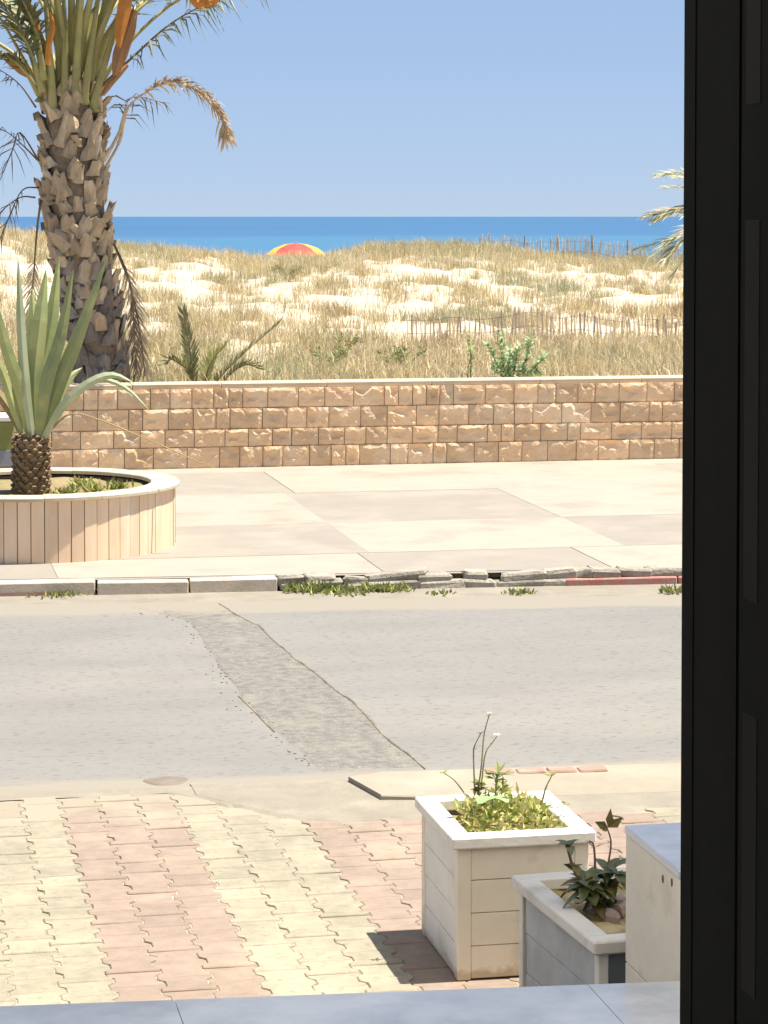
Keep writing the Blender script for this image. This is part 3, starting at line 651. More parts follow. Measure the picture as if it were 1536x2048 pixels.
ribbon(palm, 'fruit_stalk', [(78, 60), (66, 30), (55, 5)], (.02, .05, .05, .02), M['orange'], -.48, .02)
ribbon(palm, 'fruit_stalk', [(238, 95), (240, 60), (248, 20), (255, -30)], (.02, .06, .075, .06), M['orange'], -.62, .02)
ribbon(palm, 'fibre_sheath', [(230, 150), (240, 110), (256, 60), (268, 20)], (.03, .08, .08, .04), M['fibre'], -.50, .03)
ribbon(palm, 'fruit_stalk', [(380, -6), (400, 6), (425, 0), (450, -20)], (.03, .07, .06, .02), M['orange'], -.62, .02)
ribbon(palm, 'fibre_sheath', [(60, 155), (35, 130), (5, 108)], (.02, .06, .06, .03), M['fibre'], -.3, .03)
ribbon(palm, 'fibre_sheath', [(205, 190), (222, 165), (255, 130)], (.02, .035, .035, .02), M['fibre'], -.45, .03)

# second palm, mostly behind the door frame
c2 = at(1500, 470, 42.0); c2z = T(c2.x, c2.y)
palm2 = thing('palm_tree', 'smaller pale palm with only its leaf tips showing beside the dark frame', 'palm tree', (c2.x, c2.y, c2z))
b = MB(); b.tube([(c2.x, c2.y, c2z - .2), (c2.x + .03, c2.y, c2z + .6), (c2.x, c2.y, c2.z - .1)], [.26, .24, .17], 14); link('trunk', b.me('trunk', M['trunk'], True), palm2)
for k in range(26):
    an = k * 2.399963; el = lerp(1.25, -.15, k / 25); L = rf.uniform(1.5, 1.9); dx, dy_ = math.cos(an), math.sin(an)
    P = [Vector((c2.x + dx * .1, c2.y + dy_ * .1, c2.z))]
    for q, s in enumerate((.25, .55, .8, 1.0)):
        e = el - 1.0 * s ** 1.5; P.append(P[-1] + Vector((dx * math.cos(e), dy_ * math.cos(e), math.sin(e))) * L * (.25, .3, .25, .2)[q])
    frond(palm2, P, .025, .005, 34, .42, .026, .7, .2, M['petiole'], M['pale_leaf'] if k % 3 else M['dry_leaf'], rf, .25)
for P in [[(1480, 440), (1420, 385), (1370, 350), (1318, 350)], [(1490, 460), (1420, 432), (1350, 425), (1296, 432)], [(1490, 480), (1420, 470), (1350, 478), (1270, 500)], [(1490, 480), (1400, 478), (1360, 486), (1330, 520)], [(1490, 450), (1420, 410), (1360, 418), (1310, 440)]]:
    frond(palm2, [at(x, y, 42 - .2 * i) for i, (x, y) in enumerate(P)], .022, .004, 48, .42, .034, .5, .2, M['petiole'], M['pale_leaf'], rf, .25)

# young palm behind the wall
yp = at(420, 760, 26.3)
ypalm = thing('young_palm', 'small young palm with three grey green fronds rising behind stone wall', 'palm', (yp.x, yp.y, T(yp.x, yp.y)))
b = MB(); b.tube([(yp.x, yp.y, T(yp.x, yp.y) - .1), (yp.x, yp.y, .85)], [.09, .06], 10); link('trunk', b.me('trunk', M['trunk']), ypalm)
for P, m in [([(410, 790), (385, 755), (380, 700), (365, 620)], 'leaflet'), ([(420, 790), (440, 755), (490, 705), (560, 645)], 'leaflet'), ([(415, 790), (412, 755), (425, 720), (452, 690)], 'bush_lime'), ([(425, 790), (460, 750), (490, 730), (520, 738)], 'leaflet'), ([(405, 790), (380, 745), (345, 720), (330, 728)], 'leaflet')]:
    frond(ypalm, [at(x, y, 26.3 - .1 * i) for i, (x, y) in enumerate(P)], .014, .004, 34, .19, .022, .75, .22, M['dry_stem'], M[m], rf, .0, .25, jit=.15)

# ------------------------------------------------------------------ leafy bushes
def leaf(lb, p, d, up, ln, wd, mi=0, fold=.15):
    s = d.cross(up); s = s.normalized() if s.length > 1e-4 else Vector((1, 0, 0)); nn = s.cross(d).normalized()
    lb.add([p, p + d * ln * .45 - s * wd / 2 + nn * fold * wd, p + d * ln * .5, p + d * ln * .45 + s * wd / 2 + nn * fold * wd, p + d * ln - nn * wd * .1],
           [(0, 2, 1), (0, 3, 2), (1, 2, 4), (2, 3, 4)], mi)
def rvec(r): 
    while True:
        q = Vector((r.uniform(-1, 1), r.uniform(-1, 1), r.uniform(-1, 1)))
        if .05 < q.length < 1: return q.normalized()
def bush(name, label, stems, Y, nleaf, ll, lw, mats, seed, lim=.8):
    r = random.Random(seed); b0 = at(stems[0][0][0], stems[0][0][1], Y)
    root = thing(name, label, 'shrub', (b0.x, Y, T(b0.x, Y)))
    for st in stems:
        pts = catmull([at(x, y, Y + r.uniform(-.15, .15)) for x, y in st], 8); pts[0].z = T(pts[0].x, Y) - .05
        b = MB(); b.tube(pts, [.010 - .0008 * i for i in range(9)], 5); s = link('stem', b.me('stem', M['twig']), root)
        lb = MB()
        for k in range(nleaf):
            t = r.uniform(.12, 1) ** .8; u = t * 8; i = min(int(u), 7); p = pts[i].lerp(pts[i + 1], u - i)
            tg = (pts[i + 1] - pts[i]).normalized(); d = (rvec(r) + tg * lim).normalized()
            leaf(lb, p + rvec(r) * .02, d, Vector((0, 0, 1)), ll * r.uniform(.6, 1.2), lw * r.uniform(.7, 1.2), r.randrange(len(mats)))
        o = bpy.data.objects.new('leaves', lb.me('leaves', [M[m] for m in mats])); col.objects.link(o); o.parent = s
    return root
bush('leafy_bush', 'bright green bush with broad pale leaves behind the stone wall', [[(1010, 770), (995, 730), (975, 690)], [(1015, 770), (1005, 720), (1002, 665)], [(1025, 770), (1030, 730), (1040, 690)], [(1030, 770), (1050, 725), (1062, 672)], [(1035, 770), (1065, 740), (1090, 712)], [(1020, 770), (1015, 745), (985, 730)], [(1030, 770), (1040, 745), (1080, 745)], [(1020, 770), (1020, 730), (1020, 700)]], 26.4, 75, .10, .04, ['bush', 'bush_pale', 'bush_pale', 'bush'], 3)
bush('leafy_bush', 'thin yellow green sapling with a single upright stem behind the wall', [[(940, 770), (942, 725), (938, 672)], [(938, 770), (936, 740), (945, 705)]], 26.4, 34, .09, .025, ['bush_lime', 'bush'], 4)
for (px, Y, h, lab, mm, sd_) in [(215, 29, .3, 'low grey green scrub at the foot of the palm trunk', ['bush_lime'], 6), (660, 33, .5, 'grey green scrub bush amid golden grass at foot of dune', ['bush_lime', 'leaflet'], 7), (800, 31.5, .42, 'grey green scrub bush just behind the wall below the fence end', ['bush_lime', 'leaflet'], 8), (575, 63, .5, 'olive rounded shrub on the bare sand slope below the parasol', ['grass_shrub'], 9)]:
    if 'grass_shrub' in mm: M['grass_shrub'] = mat('olive_shrub', (.27, .25, .12), (.22, .2, .1), 5, rough=.8, transl=.2)
    x0 = gx_at(px, Y); r = random.Random(sd_); z0 = T(x0, Y)
    root = thing('scrub_bush', lab, 'shrub', (x0, Y, z0))
    for s in range(7):
        a = r.uniform(0, 6.28); e = Vector((x0 + math.cos(a) * h * .8, Y + math.sin(a) * h * .8, z0 + h * r.uniform(.5, 1)))
        pts = [Vector((x0, Y, z0 - .05)).lerp(e, i / 5) + Vector((0, 0, .08 * math.sin(i / 5 * 3.1))) for i in range(6)]
        b = MB(); b.tube(pts, .006, 4); st = link('stem', b.me('stem', M['twig']), root); lb = MB()
        for k in range(60):
            u = r.uniform(.3, 4.99); i = int(u); p = pts[i].lerp(pts[i + 1], u - i) + rvec(r) * .06
            leaf(lb, p, (rvec(r) + Vector((0, 0, .7))).normalized(), Vector((0, 1, 0)), .09 * r.uniform(.6, 1.2), .018, r.randrange(len(mm)))
        o = bpy.data.objects.new('leaves', lb.me('leaves', [M[q] for q in mm])); col.objects.link(o); o.parent = st

# ------------------------------------------------------------------ rock-faced garden wall
WY = 25.16
wall = thing('stone_wall', 'long low wall of rough ochre stone blocks with pale coping along dunes', 'wall', (4.7, WY, .08))
b = MB(); b.box(-14, 22, WY + .03, WY + .33, -.1, .925, 0); link('wall_core', b.me('wall_core', M['mortar']), wall)
def stone_mesh(seed):
    """unit block face (x,z in -.5...5), rough face towards -Y; upper part stands proud, broken ledges catch light"""
    r = random.Random(seed); nx_, nz_ = 7, 6; vv = []; ff = []
    c1 = (r.uniform(-.35, .35), r.uniform(-.1, .45)); rad = r.uniform(.16, .34); amp = r.uniform(.25, .75) if r.random() < .75 else .1
    ang = r.uniform(-.6, .6)
    for j in range(nz_ + 1):
        for i in range(nx_ + 1):
            x = i / nx_ - .5; z = j / nz_ - .5; edge = i in (0, nx_) or j in (0, nz_)
            jx = 0 if i in (0, nx_) else r.uniform(-.05, .05); jz = 0 if j in (0, nz_) else r.uniform(-.055, .055)
            x2, z2 = x + jx, z + jz
            d = .34 + .30 * (z2 + .5) + r.uniform(-.07, .07)                    # overhanging face
            dd = math.hypot((x2 - c1[0]) / 1.25, z2 - c1[1])
            if dd < rad: d -= amp * (1 - dd / rad) ** .5 * .9                   # chipped hollow: its lower lip faces up
            d += .16 * noise.noise(Vector((x2 * 3 + seed, z2 * 3, seed * .7)))
            if edge: d = r.uniform(.2, .3) + .22 * (z + .5)
            vv.append((x2, -d, z2))
    for j in range(nz_):
        for i in range(nx_):
            q = j * (nx_ + 1) + i; a, b_, c, d = q, q + 1, q + nx_ + 2, q + nx_ + 1
            if r.random() < .5: ff += [(a, b_, c), (a, c, d)]
            else: ff += [(a, b_, d), (b_, c, d)]
    n0 = len(vv); vv += [(-.5, .5, -.5), (.5, .5, -.5), (.5, .5, .5), (-.5, .5, .5)]
    def row(idx, a, b_):
        for k in range(len(idx) - 1): ff.append((idx[k + 1], idx[k], a if k < len(idx) // 2 else b_))
        ff.append((idx[len(idx) // 2], a, b_))
    row([i for i in range(nx_ + 1)], n0, n0 + 1); row([nz_ * (nx_ + 1) + nx_ - i for i in range(nx_ + 1)], n0 + 2, n0 + 3)
    row([j * (nx_ + 1) + nx_ for j in range(nz_ + 1)], n0 + 1, n0 + 2); row([(nz_ - j) * (nx_ + 1) for j in range(nz_ + 1)], n0 + 3, n0)
    return mesh('stone', vv, ff, M['wallstone'])
SM = [stone_mesh(200 + k) for k in range(34)]
courses = [(.09, .312), (.317, .497), (.502, .713), (.718, .922)]
for ci, (z0, z1) in enumerate(courses):
    x = -7.5 + ci * .11; deep = .062
    while x < 14.5:
        wd = rng.choice([.15, .2, .24, .27, .27, .31, .33]) * rng.uniform(.94, 1.06); top = z1; bot = z0
        link('stone', rng.choice(SM), wall, (x + wd / 2, WY, (bot + top) / 2), (0, 0, 0), ((wd - .007) * rng.choice([1]), deep * rng.uniform(.8, 1.15), top - bot))
        x += wd
x = -7.6
while x < 14.6:
    wd = rng.uniform(.9, 1.4); b = MB(); b.box(x + .003, x + wd - .003, WY - .015, WY + .36, .926, .972 + rng.uniform(-.003, .003), .007)
    link('coping_slab', b.me('coping_slab', M['coping']), wall); x += wd

# ------------------------------------------------------------------ round planter with yucca
RC = Vector((1.12, 19.52, .1)); RR = 1.10
rp = thing('round_planter', 'round planter clad in upright beige stone slats with pale coping', 'planter', RC)
b = MB(); n = 64
def ringpts(r, z, n=64): return [(RC.x + r * math.cos(2 * math.pi * k / n), RC.y + r * math.sin(2 * math.pi * k / n), z) for k in range(n)]
def lathe(b, prof, n=64, mi=0, a0=0, a1=2 * math.pi):
    full = abs(a1 - a0 - 2 * math.pi) < 1e-6; m = n if full else n + 1; vv = []
    for r, z in prof:
        for k in range(m): a = a0 + (a1 - a0) * k / n; vv.append((RC.x + r * math.cos(a), RC.y + r * math.sin(a), z))
    L = len(prof); ff = []
    for i in range(L):
        i2 = (i + 1) % L
        for k in range(n): k2 = (k + 1) % m; ff.append((i * m + k, i * m + k2, i2 * m + k2, i2 * m + k))
    if not full: ff += [tuple(i * m for i in range(L)), tuple(i * m + n for i in reversed(range(L)))]
    b.add(vv, ff, mi)
lathe(b, [(RR - .03, .08), (RR - .03, .55), (RR - .16, .55), (RR - .16, .08)]); link('planter_body', b.me('planter_body', M['joint_dark']), rp)
ns = 68
for k in range(ns):
    a0 = 2 * math.pi * k / ns; wd = 2 * math.pi / ns; e = .0028; b = MB(); off = rng.uniform(-.004, .004)
    lathe(b, [(RR - .035, .09), (RR + off - .004, .09), (RR + off, .096), (RR + off, .564), (RR - .035, .564)], 3, 0, a0 + e, a0 + wd - e)
    link('slat', b.me('slat', M['slat']), rp)
nc = 16
for k in range(nc):
    a0 = 2 * math.pi * k / nc; b = MB(); dz = rng.uniform(-.002, .002)
    lathe(b, [(RR - .19, .567), (RR + .032, .567), (RR + .038, .572), (RR + .038, .592 + dz), (RR + .032, .598 + dz), (RR - .185, .598 + dz), (RR - .19, .592 + dz)], 6, 0, a0 + .0015, a0 + 2 * math.pi / nc - .0015)
    link('coping', b.me('coping', M['planter_coping']), rp)
vv = [(RC.x, RC.y, .54)]; ff = []
for q, rr_ in enumerate((.3, .6, .93)):
    for k in range(40):
        a = k * math.pi / 20; p = (RC.x + rr_ * math.cos(a), RC.y + rr_ * math.sin(a)); vv.append((*p, .53 + .05 * noise.noise(Vector((p[0] * 4, p[1] * 4, 2)))))
for k in range(40): ff.append((0, 1 + k, 1 + (k + 1) % 40))
for q in range(2):
    for k in range(40): ff.append((1 + q * 40 + k, 41 + q * 40 + k, 41 + q * 40 + (k + 1) % 40, 1 + q * 40 + (k + 1) % 40))
link('soil', mesh('soil', vv, ff, M['soil'], smooth=True), rp)
def tuft(name, label, cat, x, y, z, n, h, sp, mats, seed, group=None, leafw=.02):
    r = random.Random(seed); lb = MB()
    for k in range(n):
        p = Vector((x + r.gauss(0, sp), y + r.gauss(0, sp * .6), z)); d = (rvec(r) * .8 + Vector((0, 0, .9))).normalized()
        hh = h * r.uniform(.5, 1.1)
        leaf(lb, p, d, Vector((r.uniform(-1, 1), r.uniform(-1, 1), .3)), hh, leafw * r.uniform(.7, 1.3), r.randrange(len(mats)))
    return tag(link(name, lb.me(name, [M[m] for m in mats])), label, cat, group)
for k, (x, y) in enumerate([(1.35, 19.2), (1.55, 19.35), (1.75, 19.5), (1.5, 19.75)]):
    tuft('planter_weed', ['small green weed right beside the yucca trunk in round planter', 'green weed in the middle of the round planter soil', 'green weed near the right rim of the round planter', 'green weed toward the back rim of the round planter'][k], 'weed', x, y, .53, 90, .1, .042, ['weed', 'succ', 'succ_gold'], 40 + k, 'weeds in the round planter')

YB = Vector((1.083, 19.3, .54))
yuc = thing('yucca', 'yucca with long grey green sword leaves and stubby scaly trunk in round planter', 'plant', YB)
b = MB(); prof = [(.5, .155), (.6, .150), (.72, .145), (.85, .152), (.93, .14), (1.0, .08)]
b.tube([(YB.x - .01, YB.y, z) for z, r in prof], [r * .9 for z, r in prof], 16)
k = 0; zz = .5
while zz < .97:
    for q in range(13):
        a = q * 2 * math.pi / 13 + (k % 2) * .24 + rng.gauss(0, .05); r0 = interp(zz, [p[0] for p in prof], [p[1] for p in prof]) * .92
        ca, sa = math.cos(a), math.sin(a); wv = Vector((-sa, ca, 0)) * .036; o = Vector((YB.x - .01 + ca * r0, YB.y + sa * r0, zz + rng.gauss(0, .006))); out = Vector((ca, sa, 0))
        s = rng.uniform(.8, 1.25)
        b.add([o - wv, o + wv, o + wv * .5 + out * .024 * s + Vector((0, 0, .032)), o - wv * .5 + out * .024 * s + Vector((0, 0, .032)), o + Vector((0, 0, .045)), o + Vector((0, 0, -.015)) + out * .004], [(0, 5, 1), (0, 1, 2, 3), (3, 2, 4), (1, 4, 2), (0, 3, 4), (5, 4, 1)])
    zz += .036; k += 1
link('trunk', b.me('trunk', M['yucca_trunk']), yuc)
def sword(pix, wpx, dys, m, n=12, chan=.28, name='leaf'):
    pts = catmull([at(x, y, YB.y + d) for (x, y), d in zip(pix, dys)], n); vv = []; w0 = wpx * .78 * 19.3 / F / 2
    for i, p in enumerate(pts):
        t = i / n; tg = (pts[min(i + 1, n)] - pts[max(i - 1, 0)]).normalized(); s = tg.cross(Vector((0, -1, .12))).normalized(); nn = s.cross(tg)
        wv = w0 * interp(t, [0, .1, .35, .7, .92, 1], [.62, .7, 1, .8, .32, .03])
        vv += [p - s * wv, p + nn * (wv * chan) - s * wv * .1, p + s * wv, p + nn * (wv * chan + .004)]
    ff = [(i * 4 + q, i * 4 + (q + 1) % 4, i * 4 + 4 + (q + 1) % 4, i * 4 + 4 + q) for i in range(n) for q in range(4)]
    return link(name, mesh(name, vv, ff, M[m], smooth=False), yuc)
sword([(62, 885), (45, 790), (14, 700), (-22, 560)], 36, (0, -.08, -.18, -.3), 'yucca')
sword([(55, 885), (30, 820), (5, 745), (-22, 690)], 26, (0, -.02, .0, .0), 'yucca')
sword([(50, 880), (20, 820), (-15, 775), (-60, 745)], 26, (.04, .1, .2, .3), 'stalk')
sword([(66, 885), (50, 765), (42, 650), (36, 515)], 27, (-.05, -.1, -.12, -.14), 'yucca_pale')
sword([(70, 885), (68, 760), (80, 640), (92, 540)], 46, (-.02, -.04, -.02, .03), 'yucca')
sword([(74, 885), (84, 750), (103, 640), (118, 515)], 44, (.05, .1, .14, .2), 'yucca')
sword([(72, 885), (60, 760), (66, 660), (64, 575)], 40, (.08, .15, .2, .26), 'yucca')
sword([(78, 885), (92, 770), (122, 670), (146, 540)], 36, (-.06, -.12, -.15, -.17), 'yucca')
sword([(84, 885), (108, 790), (150, 690), (214, 515)], 42, (-.03, -.07, -.1, -.12), 'yucca')
sword([(80, 880), (95, 810), (128, 730), (172, 610)], 34, (.02, .06, .1, .14), 'yucca')
sword([(86, 880), (125, 812), (178, 766), (225, 750), (268, 766)], 24, (-.08, -.16, -.22, -.25, -.27), 'yucca_pale')
sword([(88, 878), (140, 800), (195, 760), (250, 775), (300, 822)], 15, (-.05, -.1, -.13, -.15, -.17), 'yucca_pale')
sword([(86, 880), (105, 820), (136, 760), (165, 735)], 26, (.1, .2, .3, .36), 'yucca')
pts = catmull([at(x, y, YB.y + d) for x, y, d in [(90, 872, -.05), (140, 828, -.2), (200, 840, -.3), (270, 868, -.4), (340, 898, -.48), (404, 927, -.55)]], 18)
b = MB(); b.tube(pts, [.012 - .0003 * i for i in range(19)], 6, .6); link('drooping_stalk', b.me('drooping_stalk', M['stalk']), yuc)

# green cabinet beyond the planter
gp = at(32, 838, 22.2); gc = thing('green_cabinet', 'olive green panelled box with white top at left behind the yucca', 'cabinet', (gp.x - .4, 22.2, .1))
b = MB(); b.box(gp.x - .82, gp.x - .02, 22.2, 22.6, .1, .86, .012); link('body', b.me('body', M['green_paint']), gc)
b = MB(); b.box(gp.x - .85, gp.x + .01, 22.17, 22.63, .863, .905, .008); link('top', b.me('top', M['white_paint']), gc)
b = MB(); b.box(gp.x - .80, gp.x - .025, 22.192, 22.199, .455, .60, .002); link('panel', b.me('panel', M['lilac']), gc)

# weeds along the far kerb
for k, (px, py, n, h, sp) in enumerate([(610, 1178, 160, .11, .07), (680, 1185, 90, .07, .12), (735, 1180, 120, .09, .08), (790, 1180, 90, .085, .07), (650, 1182, 110, .09, .06), (120, 1190, 70, .06, .09), (1040, 1186, 50, .06, .06), (1345, 1184, 40, .09, .04), (880, 1187, 25, .05, .06)]):
    c = Vector((0, 0, CZ)); d = FW * F + RT * (px - IW / 2) - UP * (py - PY); p = c + d * ((0.01 - CZ) / d.z)
    tuft('kerb_weed', ['tallest weed clump at the end of the sound kerb stones', 'thin low weed at the middle of the kerb weeds', 'leafy weed in the middle of crumbling kerb', 'rightmost weed of the dense row on crumbling kerb', 'weed just right of the tallest clump at crumbling kerb', 'sparse weed growing at the worn red kerb below round planter', 'dry weed in front of the bare rubble kerb', 'single weed in front of red painted kerb by the dark frame', 'tiny sprig between dense weeds and the dry weed'][k], 'weed', p.x, min(p.y, Ykerb(p.x) - .03), .0, n, h, sp, ['weed', 'weed', 'succ', 'grass_dry' if 'grass_dry' in M else 'weed'], 60 + k, 'weeds along the far kerb', .022)

# ------------------------------------------------------------------ marble-clad planters and pier
def boards(root, mats, ax, c, half, z0, z1, n, m, t=.012, gap=.003):
    """horizontal stone boards on one face; ax = (origin, direction, outward)"""
    o, d, out = ax
    for k in range(n):
        za, zb = lerp(z0, z1, k / n) + gap / 2, lerp(z0, z1, (k + 1) / n) - gap / 2
        off = out * (t + rng.uniform(-.001, .001)); v = []
        for zz in (za, zb):
            for q in (0, 1):
                for s in (-half, half): v.append(o + d * s + (off if q else out * .0) + Vector((0, 0, zz)))
        f = [(0, 2, 3, 1), (4, 5, 7, 6), (0, 1, 5, 4), (2, 6, 7, 3), (0, 4, 6, 2), (1, 3, 7, 5)]
        link('board', mesh('board', v, f, m), root)
def square_planter(name, label, x0, x1, y0, y1, zt, rot, nb, m_side, m_front, m_top, m_soil, rim=.075, ov=.022, post=.05, soilz=-.06, m_post=None, slot=0.0):
    c = Vector(((x0 + x1) / 2, (y0 + y1) / 2, 0)); root = thing(name, label, 'planter', c)
    hx, hy = (x1 - x0) / 2, (y1 - y0) / 2
    RM = Matrix.Translation(c) @ Matrix.Rotation(rot, 4, 'Z')
    def W(x, y, z): return RM @ Vector((x, y, z))
    def bx(nm, a0, a1, b0, b1, z0, z1, m, bev=.004):
        b = MB(); b.box(a0, a1, b0, b1, z0, z1, bev); b.v = [RM @ p for p in b.v]; return link(nm, b.me(nm, m), root)
    zb = zt - .042
    t = .028   # walls of the box
    bx('core_wall', -hx + .014, hx - .014, -hy + .014, -hy + t + .02, 0, zb, M['joint_dark'], 0); bx('core_wall', -hx + .014, hx - .014, hy - t - .02, hy - .014, 0, zb, M['joint_dark'], 0)
    bx('core_wall', -hx + .014, -hx + t + .02, -hy + t + .021, hy - t - .021, 0, zb, M['joint_dark'], 0); bx('core_wall', hx - t - .02, hx - .014, -hy + t + .021, hy - t - .021, 0, zb, M['joint_dark'], 0)
    for sx in (-1, 1):
        for sy in (-1, 1):
            bx('corner_post', min(sx * hx, sx * (hx - post)), max(sx * hx, sx * (hx - post)), min(sy * hy, sy * (hy - post)), max(sy * hy, sy * (hy - post)), 0.001, zb, m_post or m_front, .003)
    for side, m in (('f', m_front), ('b', m_side), ('l', m_side), ('r', m_side)):
        for k in range(nb):
            z0, z1 = lerp(.004, zb, k / nb) + .0015, lerp(.004, zb, (k + 1) / nb) - .0015; i = rng.uniform(.002, .004)
            if side == 'f': bx('board', -hx + post + .001, hx - post - .001, -hy + i, -hy + .013, z0, z1, m, .0015)
            if side == 'b': bx('board', -hx + post + .001, hx - post - .001, hy - .013, hy - i, z0, z1, m, .0015)
            if side == 'l': bx('board', -hx + i, -hx + .013, -hy + post + .001, hy - post - .001 - slot, z0, z1, m, .0015)
            if side == 'r': bx('board', hx - .013, hx - i, -hy + post + .001, hy - post - .001, z0, z1, m, .0015)
    e = .0012
    bx('rim_slab', -hx - ov, hx + ov, -hy - ov, -hy - ov + rim, zb + .001, zt, m_top, .005)
    bx('rim_slab', -hx - ov, hx + ov, hy + ov - rim, hy + ov, zb + .001, zt, m_top, .005)
    bx('rim_slab', -hx - ov, -hx - ov + rim, -hy - ov + rim + e, hy + ov - rim - e, zb + .001, zt - .001, m_top, .005)
    bx('rim_slab', hx + ov - rim, hx + ov, -hy - ov + rim + e, hy + ov - rim - e, zb + .001, zt - .001, m_top, .005)
    g = 9; vv = []; ff = []
    for j in range(g):
        for i in range(g):
            x, y = lerp(-hx + .047, hx - .047, i / (g - 1)), lerp(-hy + .047, hy - .047, j / (g - 1)); vv.append(W(x, y, zt + soilz + .02 * noise.noise(Vector((x * 9, y * 9, zt)))))
    for j in range(g - 1):
        for i in range(g - 1): ff.append((j * g + i, j * g + i + 1, j * g + g + i + 1, j * g + g + i))
    link('soil', mesh('soil', vv, ff, m_soil, smooth=True), root)
    return root, W
bigp, WB = square_planter('square_planter', 'large white stone planter with yellow green ground cover on the pavers', 1.945, 2.425, 8.335, 8.93, .515, 0, 4, M['stone_white'], M['stone_beige'], M['stone_white'], M['soil'])
smp, WS = square_planter('square_planter', 'smaller grey stone planter with dark leafy shrub and pebbles', 2.115, 2.60, 7.275, 8.04, .45, R(4.2), 3, M['stone_weath'], M['slate'], M['stone_white'], M['yellow_soil'], soilz=-.05, post=.035, m_post=M['stone_white'], slot=.03)

# ground cover in the big planter
r = random.Random(21); lb = MB()
for k in range(900):
    x, y = r.uniform(-.15, .165), r.uniform(-.225, .17); hgt = .15 * max(0, 1 - (x / .22) ** 2) * max(0, 1 - ((y + .02) / .26) ** 2) * (.6 + .8 * abs(noise.noise(Vector((x * 11, y * 11, 3)))))
    p = WB(x, y, .515 - .055 + hgt * r.uniform(.3, 1.25)); d = (rvec(r) + Vector((0, 0, .6))).normalized()
    leaf(lb, p, d, Vector((r.uniform(-1, 1), r.uniform(-1, 1), .2)), r.choice([.018, .026, .036, .05]) * r.uniform(.8, 1.2), r.uniform(.009, .022), r.choice([0, 0, 0, 1, 1, 2]))
gcv = link('ground_cover', lb.me('ground_cover', [M['succ'], M['succ_gold'], M['succ_green']])); stuff(gcv)
tag(gcv, 'yellow green succulent ground cover filling the large white planter', 'ground cover')
YP = 8.6
def wild(name, label, pix, rad, flower, leaves, seed, Y=YP, mstem='stem', lm='weed', ll=.035, lw=.016):
    r = random.Random(seed); ps = catmull([at(x, y, Y) for x, y in pix], 10); root = thing(name, label, 'plant', ps[0])
    b = MB(); b.tube(ps, [lerp(rad, rad * .5, i / 10) for i in range(11)], 5); link('stem', b.me('stem', M[mstem]), root)
    for t, n in leaves:
        u = t * 10; i = min(int(u), 9); p = ps[i].lerp(ps[i + 1], u - i); lb = MB()
        for k in range(n):
            a = k * 2 * math.pi / n + r.uniform(-.4, .4); d = Vector((math.cos(a), math.sin(a), r.uniform(.0, .8))).normalized()
            leaf(lb, p, d, Vector((0, 0, 1)), ll * r.uniform(.7, 1.2), lw * r.uniform(.8, 1.2))
        link('leaves', lb.me('leaves', M[lm]), root)
    if flower:
        lb = MB(); p = ps[-1]
        for k in range(6):
            a = k * math.pi / 3; leaf(lb, p, Vector((math.cos(a), math.sin(a) * .6, .5)).normalized(), Vector((0, 0, 1)), flower, flower * .55)
        link('flower', lb.me('flower', M['flower']), root)
    return root
wild('wild_stem', 'tallest thin stem with pale tuft in the large planter', [(955, 1590), (963, 1530), (968, 1470), (979, 1428)], .0035, .013, [(.97, 5)], 1, lm='weed', ll=.02, lw=.008)
wild('wild_stem', 'thin stem topped by a small white flower in the large planter', [(962, 1580), (970, 1510), (985, 1485), (994, 1472)], .003, .018, [(.6, 3)], 2, ll=.02, lw=.008)
wild('wild_stem', 'thin knotted stem left of the tallest one in the large planter', [(950, 1590), (947, 1510), (950, 1490), (962, 1466)], .0035, 0, [(.45, 4), (.97, 5)], 3, ll=.02, lw=.01)
wild('wild_stem', 'sprig leaning out over the left rim of the large planter', [(928, 1585), (908, 1560), (886, 1545)], .003, 0, [(.97, 5)], 4, ll=.025, lw=.01)
wild('leafy_sprig', 'green leafy rosette sprig in the middle of the large planter', [(990, 1600), (992, 1570), (994, 1548)], .004, 0, [(.75, 7), (.98, 8)], 5, ll=.065, lw=.019)
wild('leafy_sprig', 'upright sprig with bud at the right of the large planter', [(1085, 1600), (1092, 1575), (1103, 1552)], .004, 0, [(.97, 7)], 6, ll=.04, lw=.018)
wild('leafy_sprig', 'small sprig creeping over the right rim of the large planter', [(1090, 1610), (1110, 1616), (1130, 1608)], .003, 0, [(.95, 6)], 7, Y=8.55, ll=.035, lw=.014)
wild('leafy_sprig', 'short leafy sprig at the back left of ground cover in large planter', [(960, 1600), (958, 1585), (957, 1572)], .005, 0, [(.6, 8), (.98, 8)], 8, ll=.04, lw=.026)
lp = at(985, 1595, 8.52); b = MB(); vv = [lp + Vector((0, 0, .004))] + [lp + Vector((.05 * math.cos(a) * (1.25), .035 * math.sin(a), .012 * math.sin(3 * a) - .006)) for a in [k * math.pi / 8 for k in range(16)]]
b.add(vv, [(0, 1 + k, 1 + (k + 1) % 16) for k in range(16)]); rl = thing('round_leaf_plant', 'single broad pale green leaf lying on ground cover in the large planter', 'plant', lp)
link('leaf', b.me('leaf', M['round_leaf'], True), rl); b = MB(); b.tube([lp - Vector((0, 0, .09)), lp], .003, 5); link('stem', b.me('stem', M['stem']), rl)

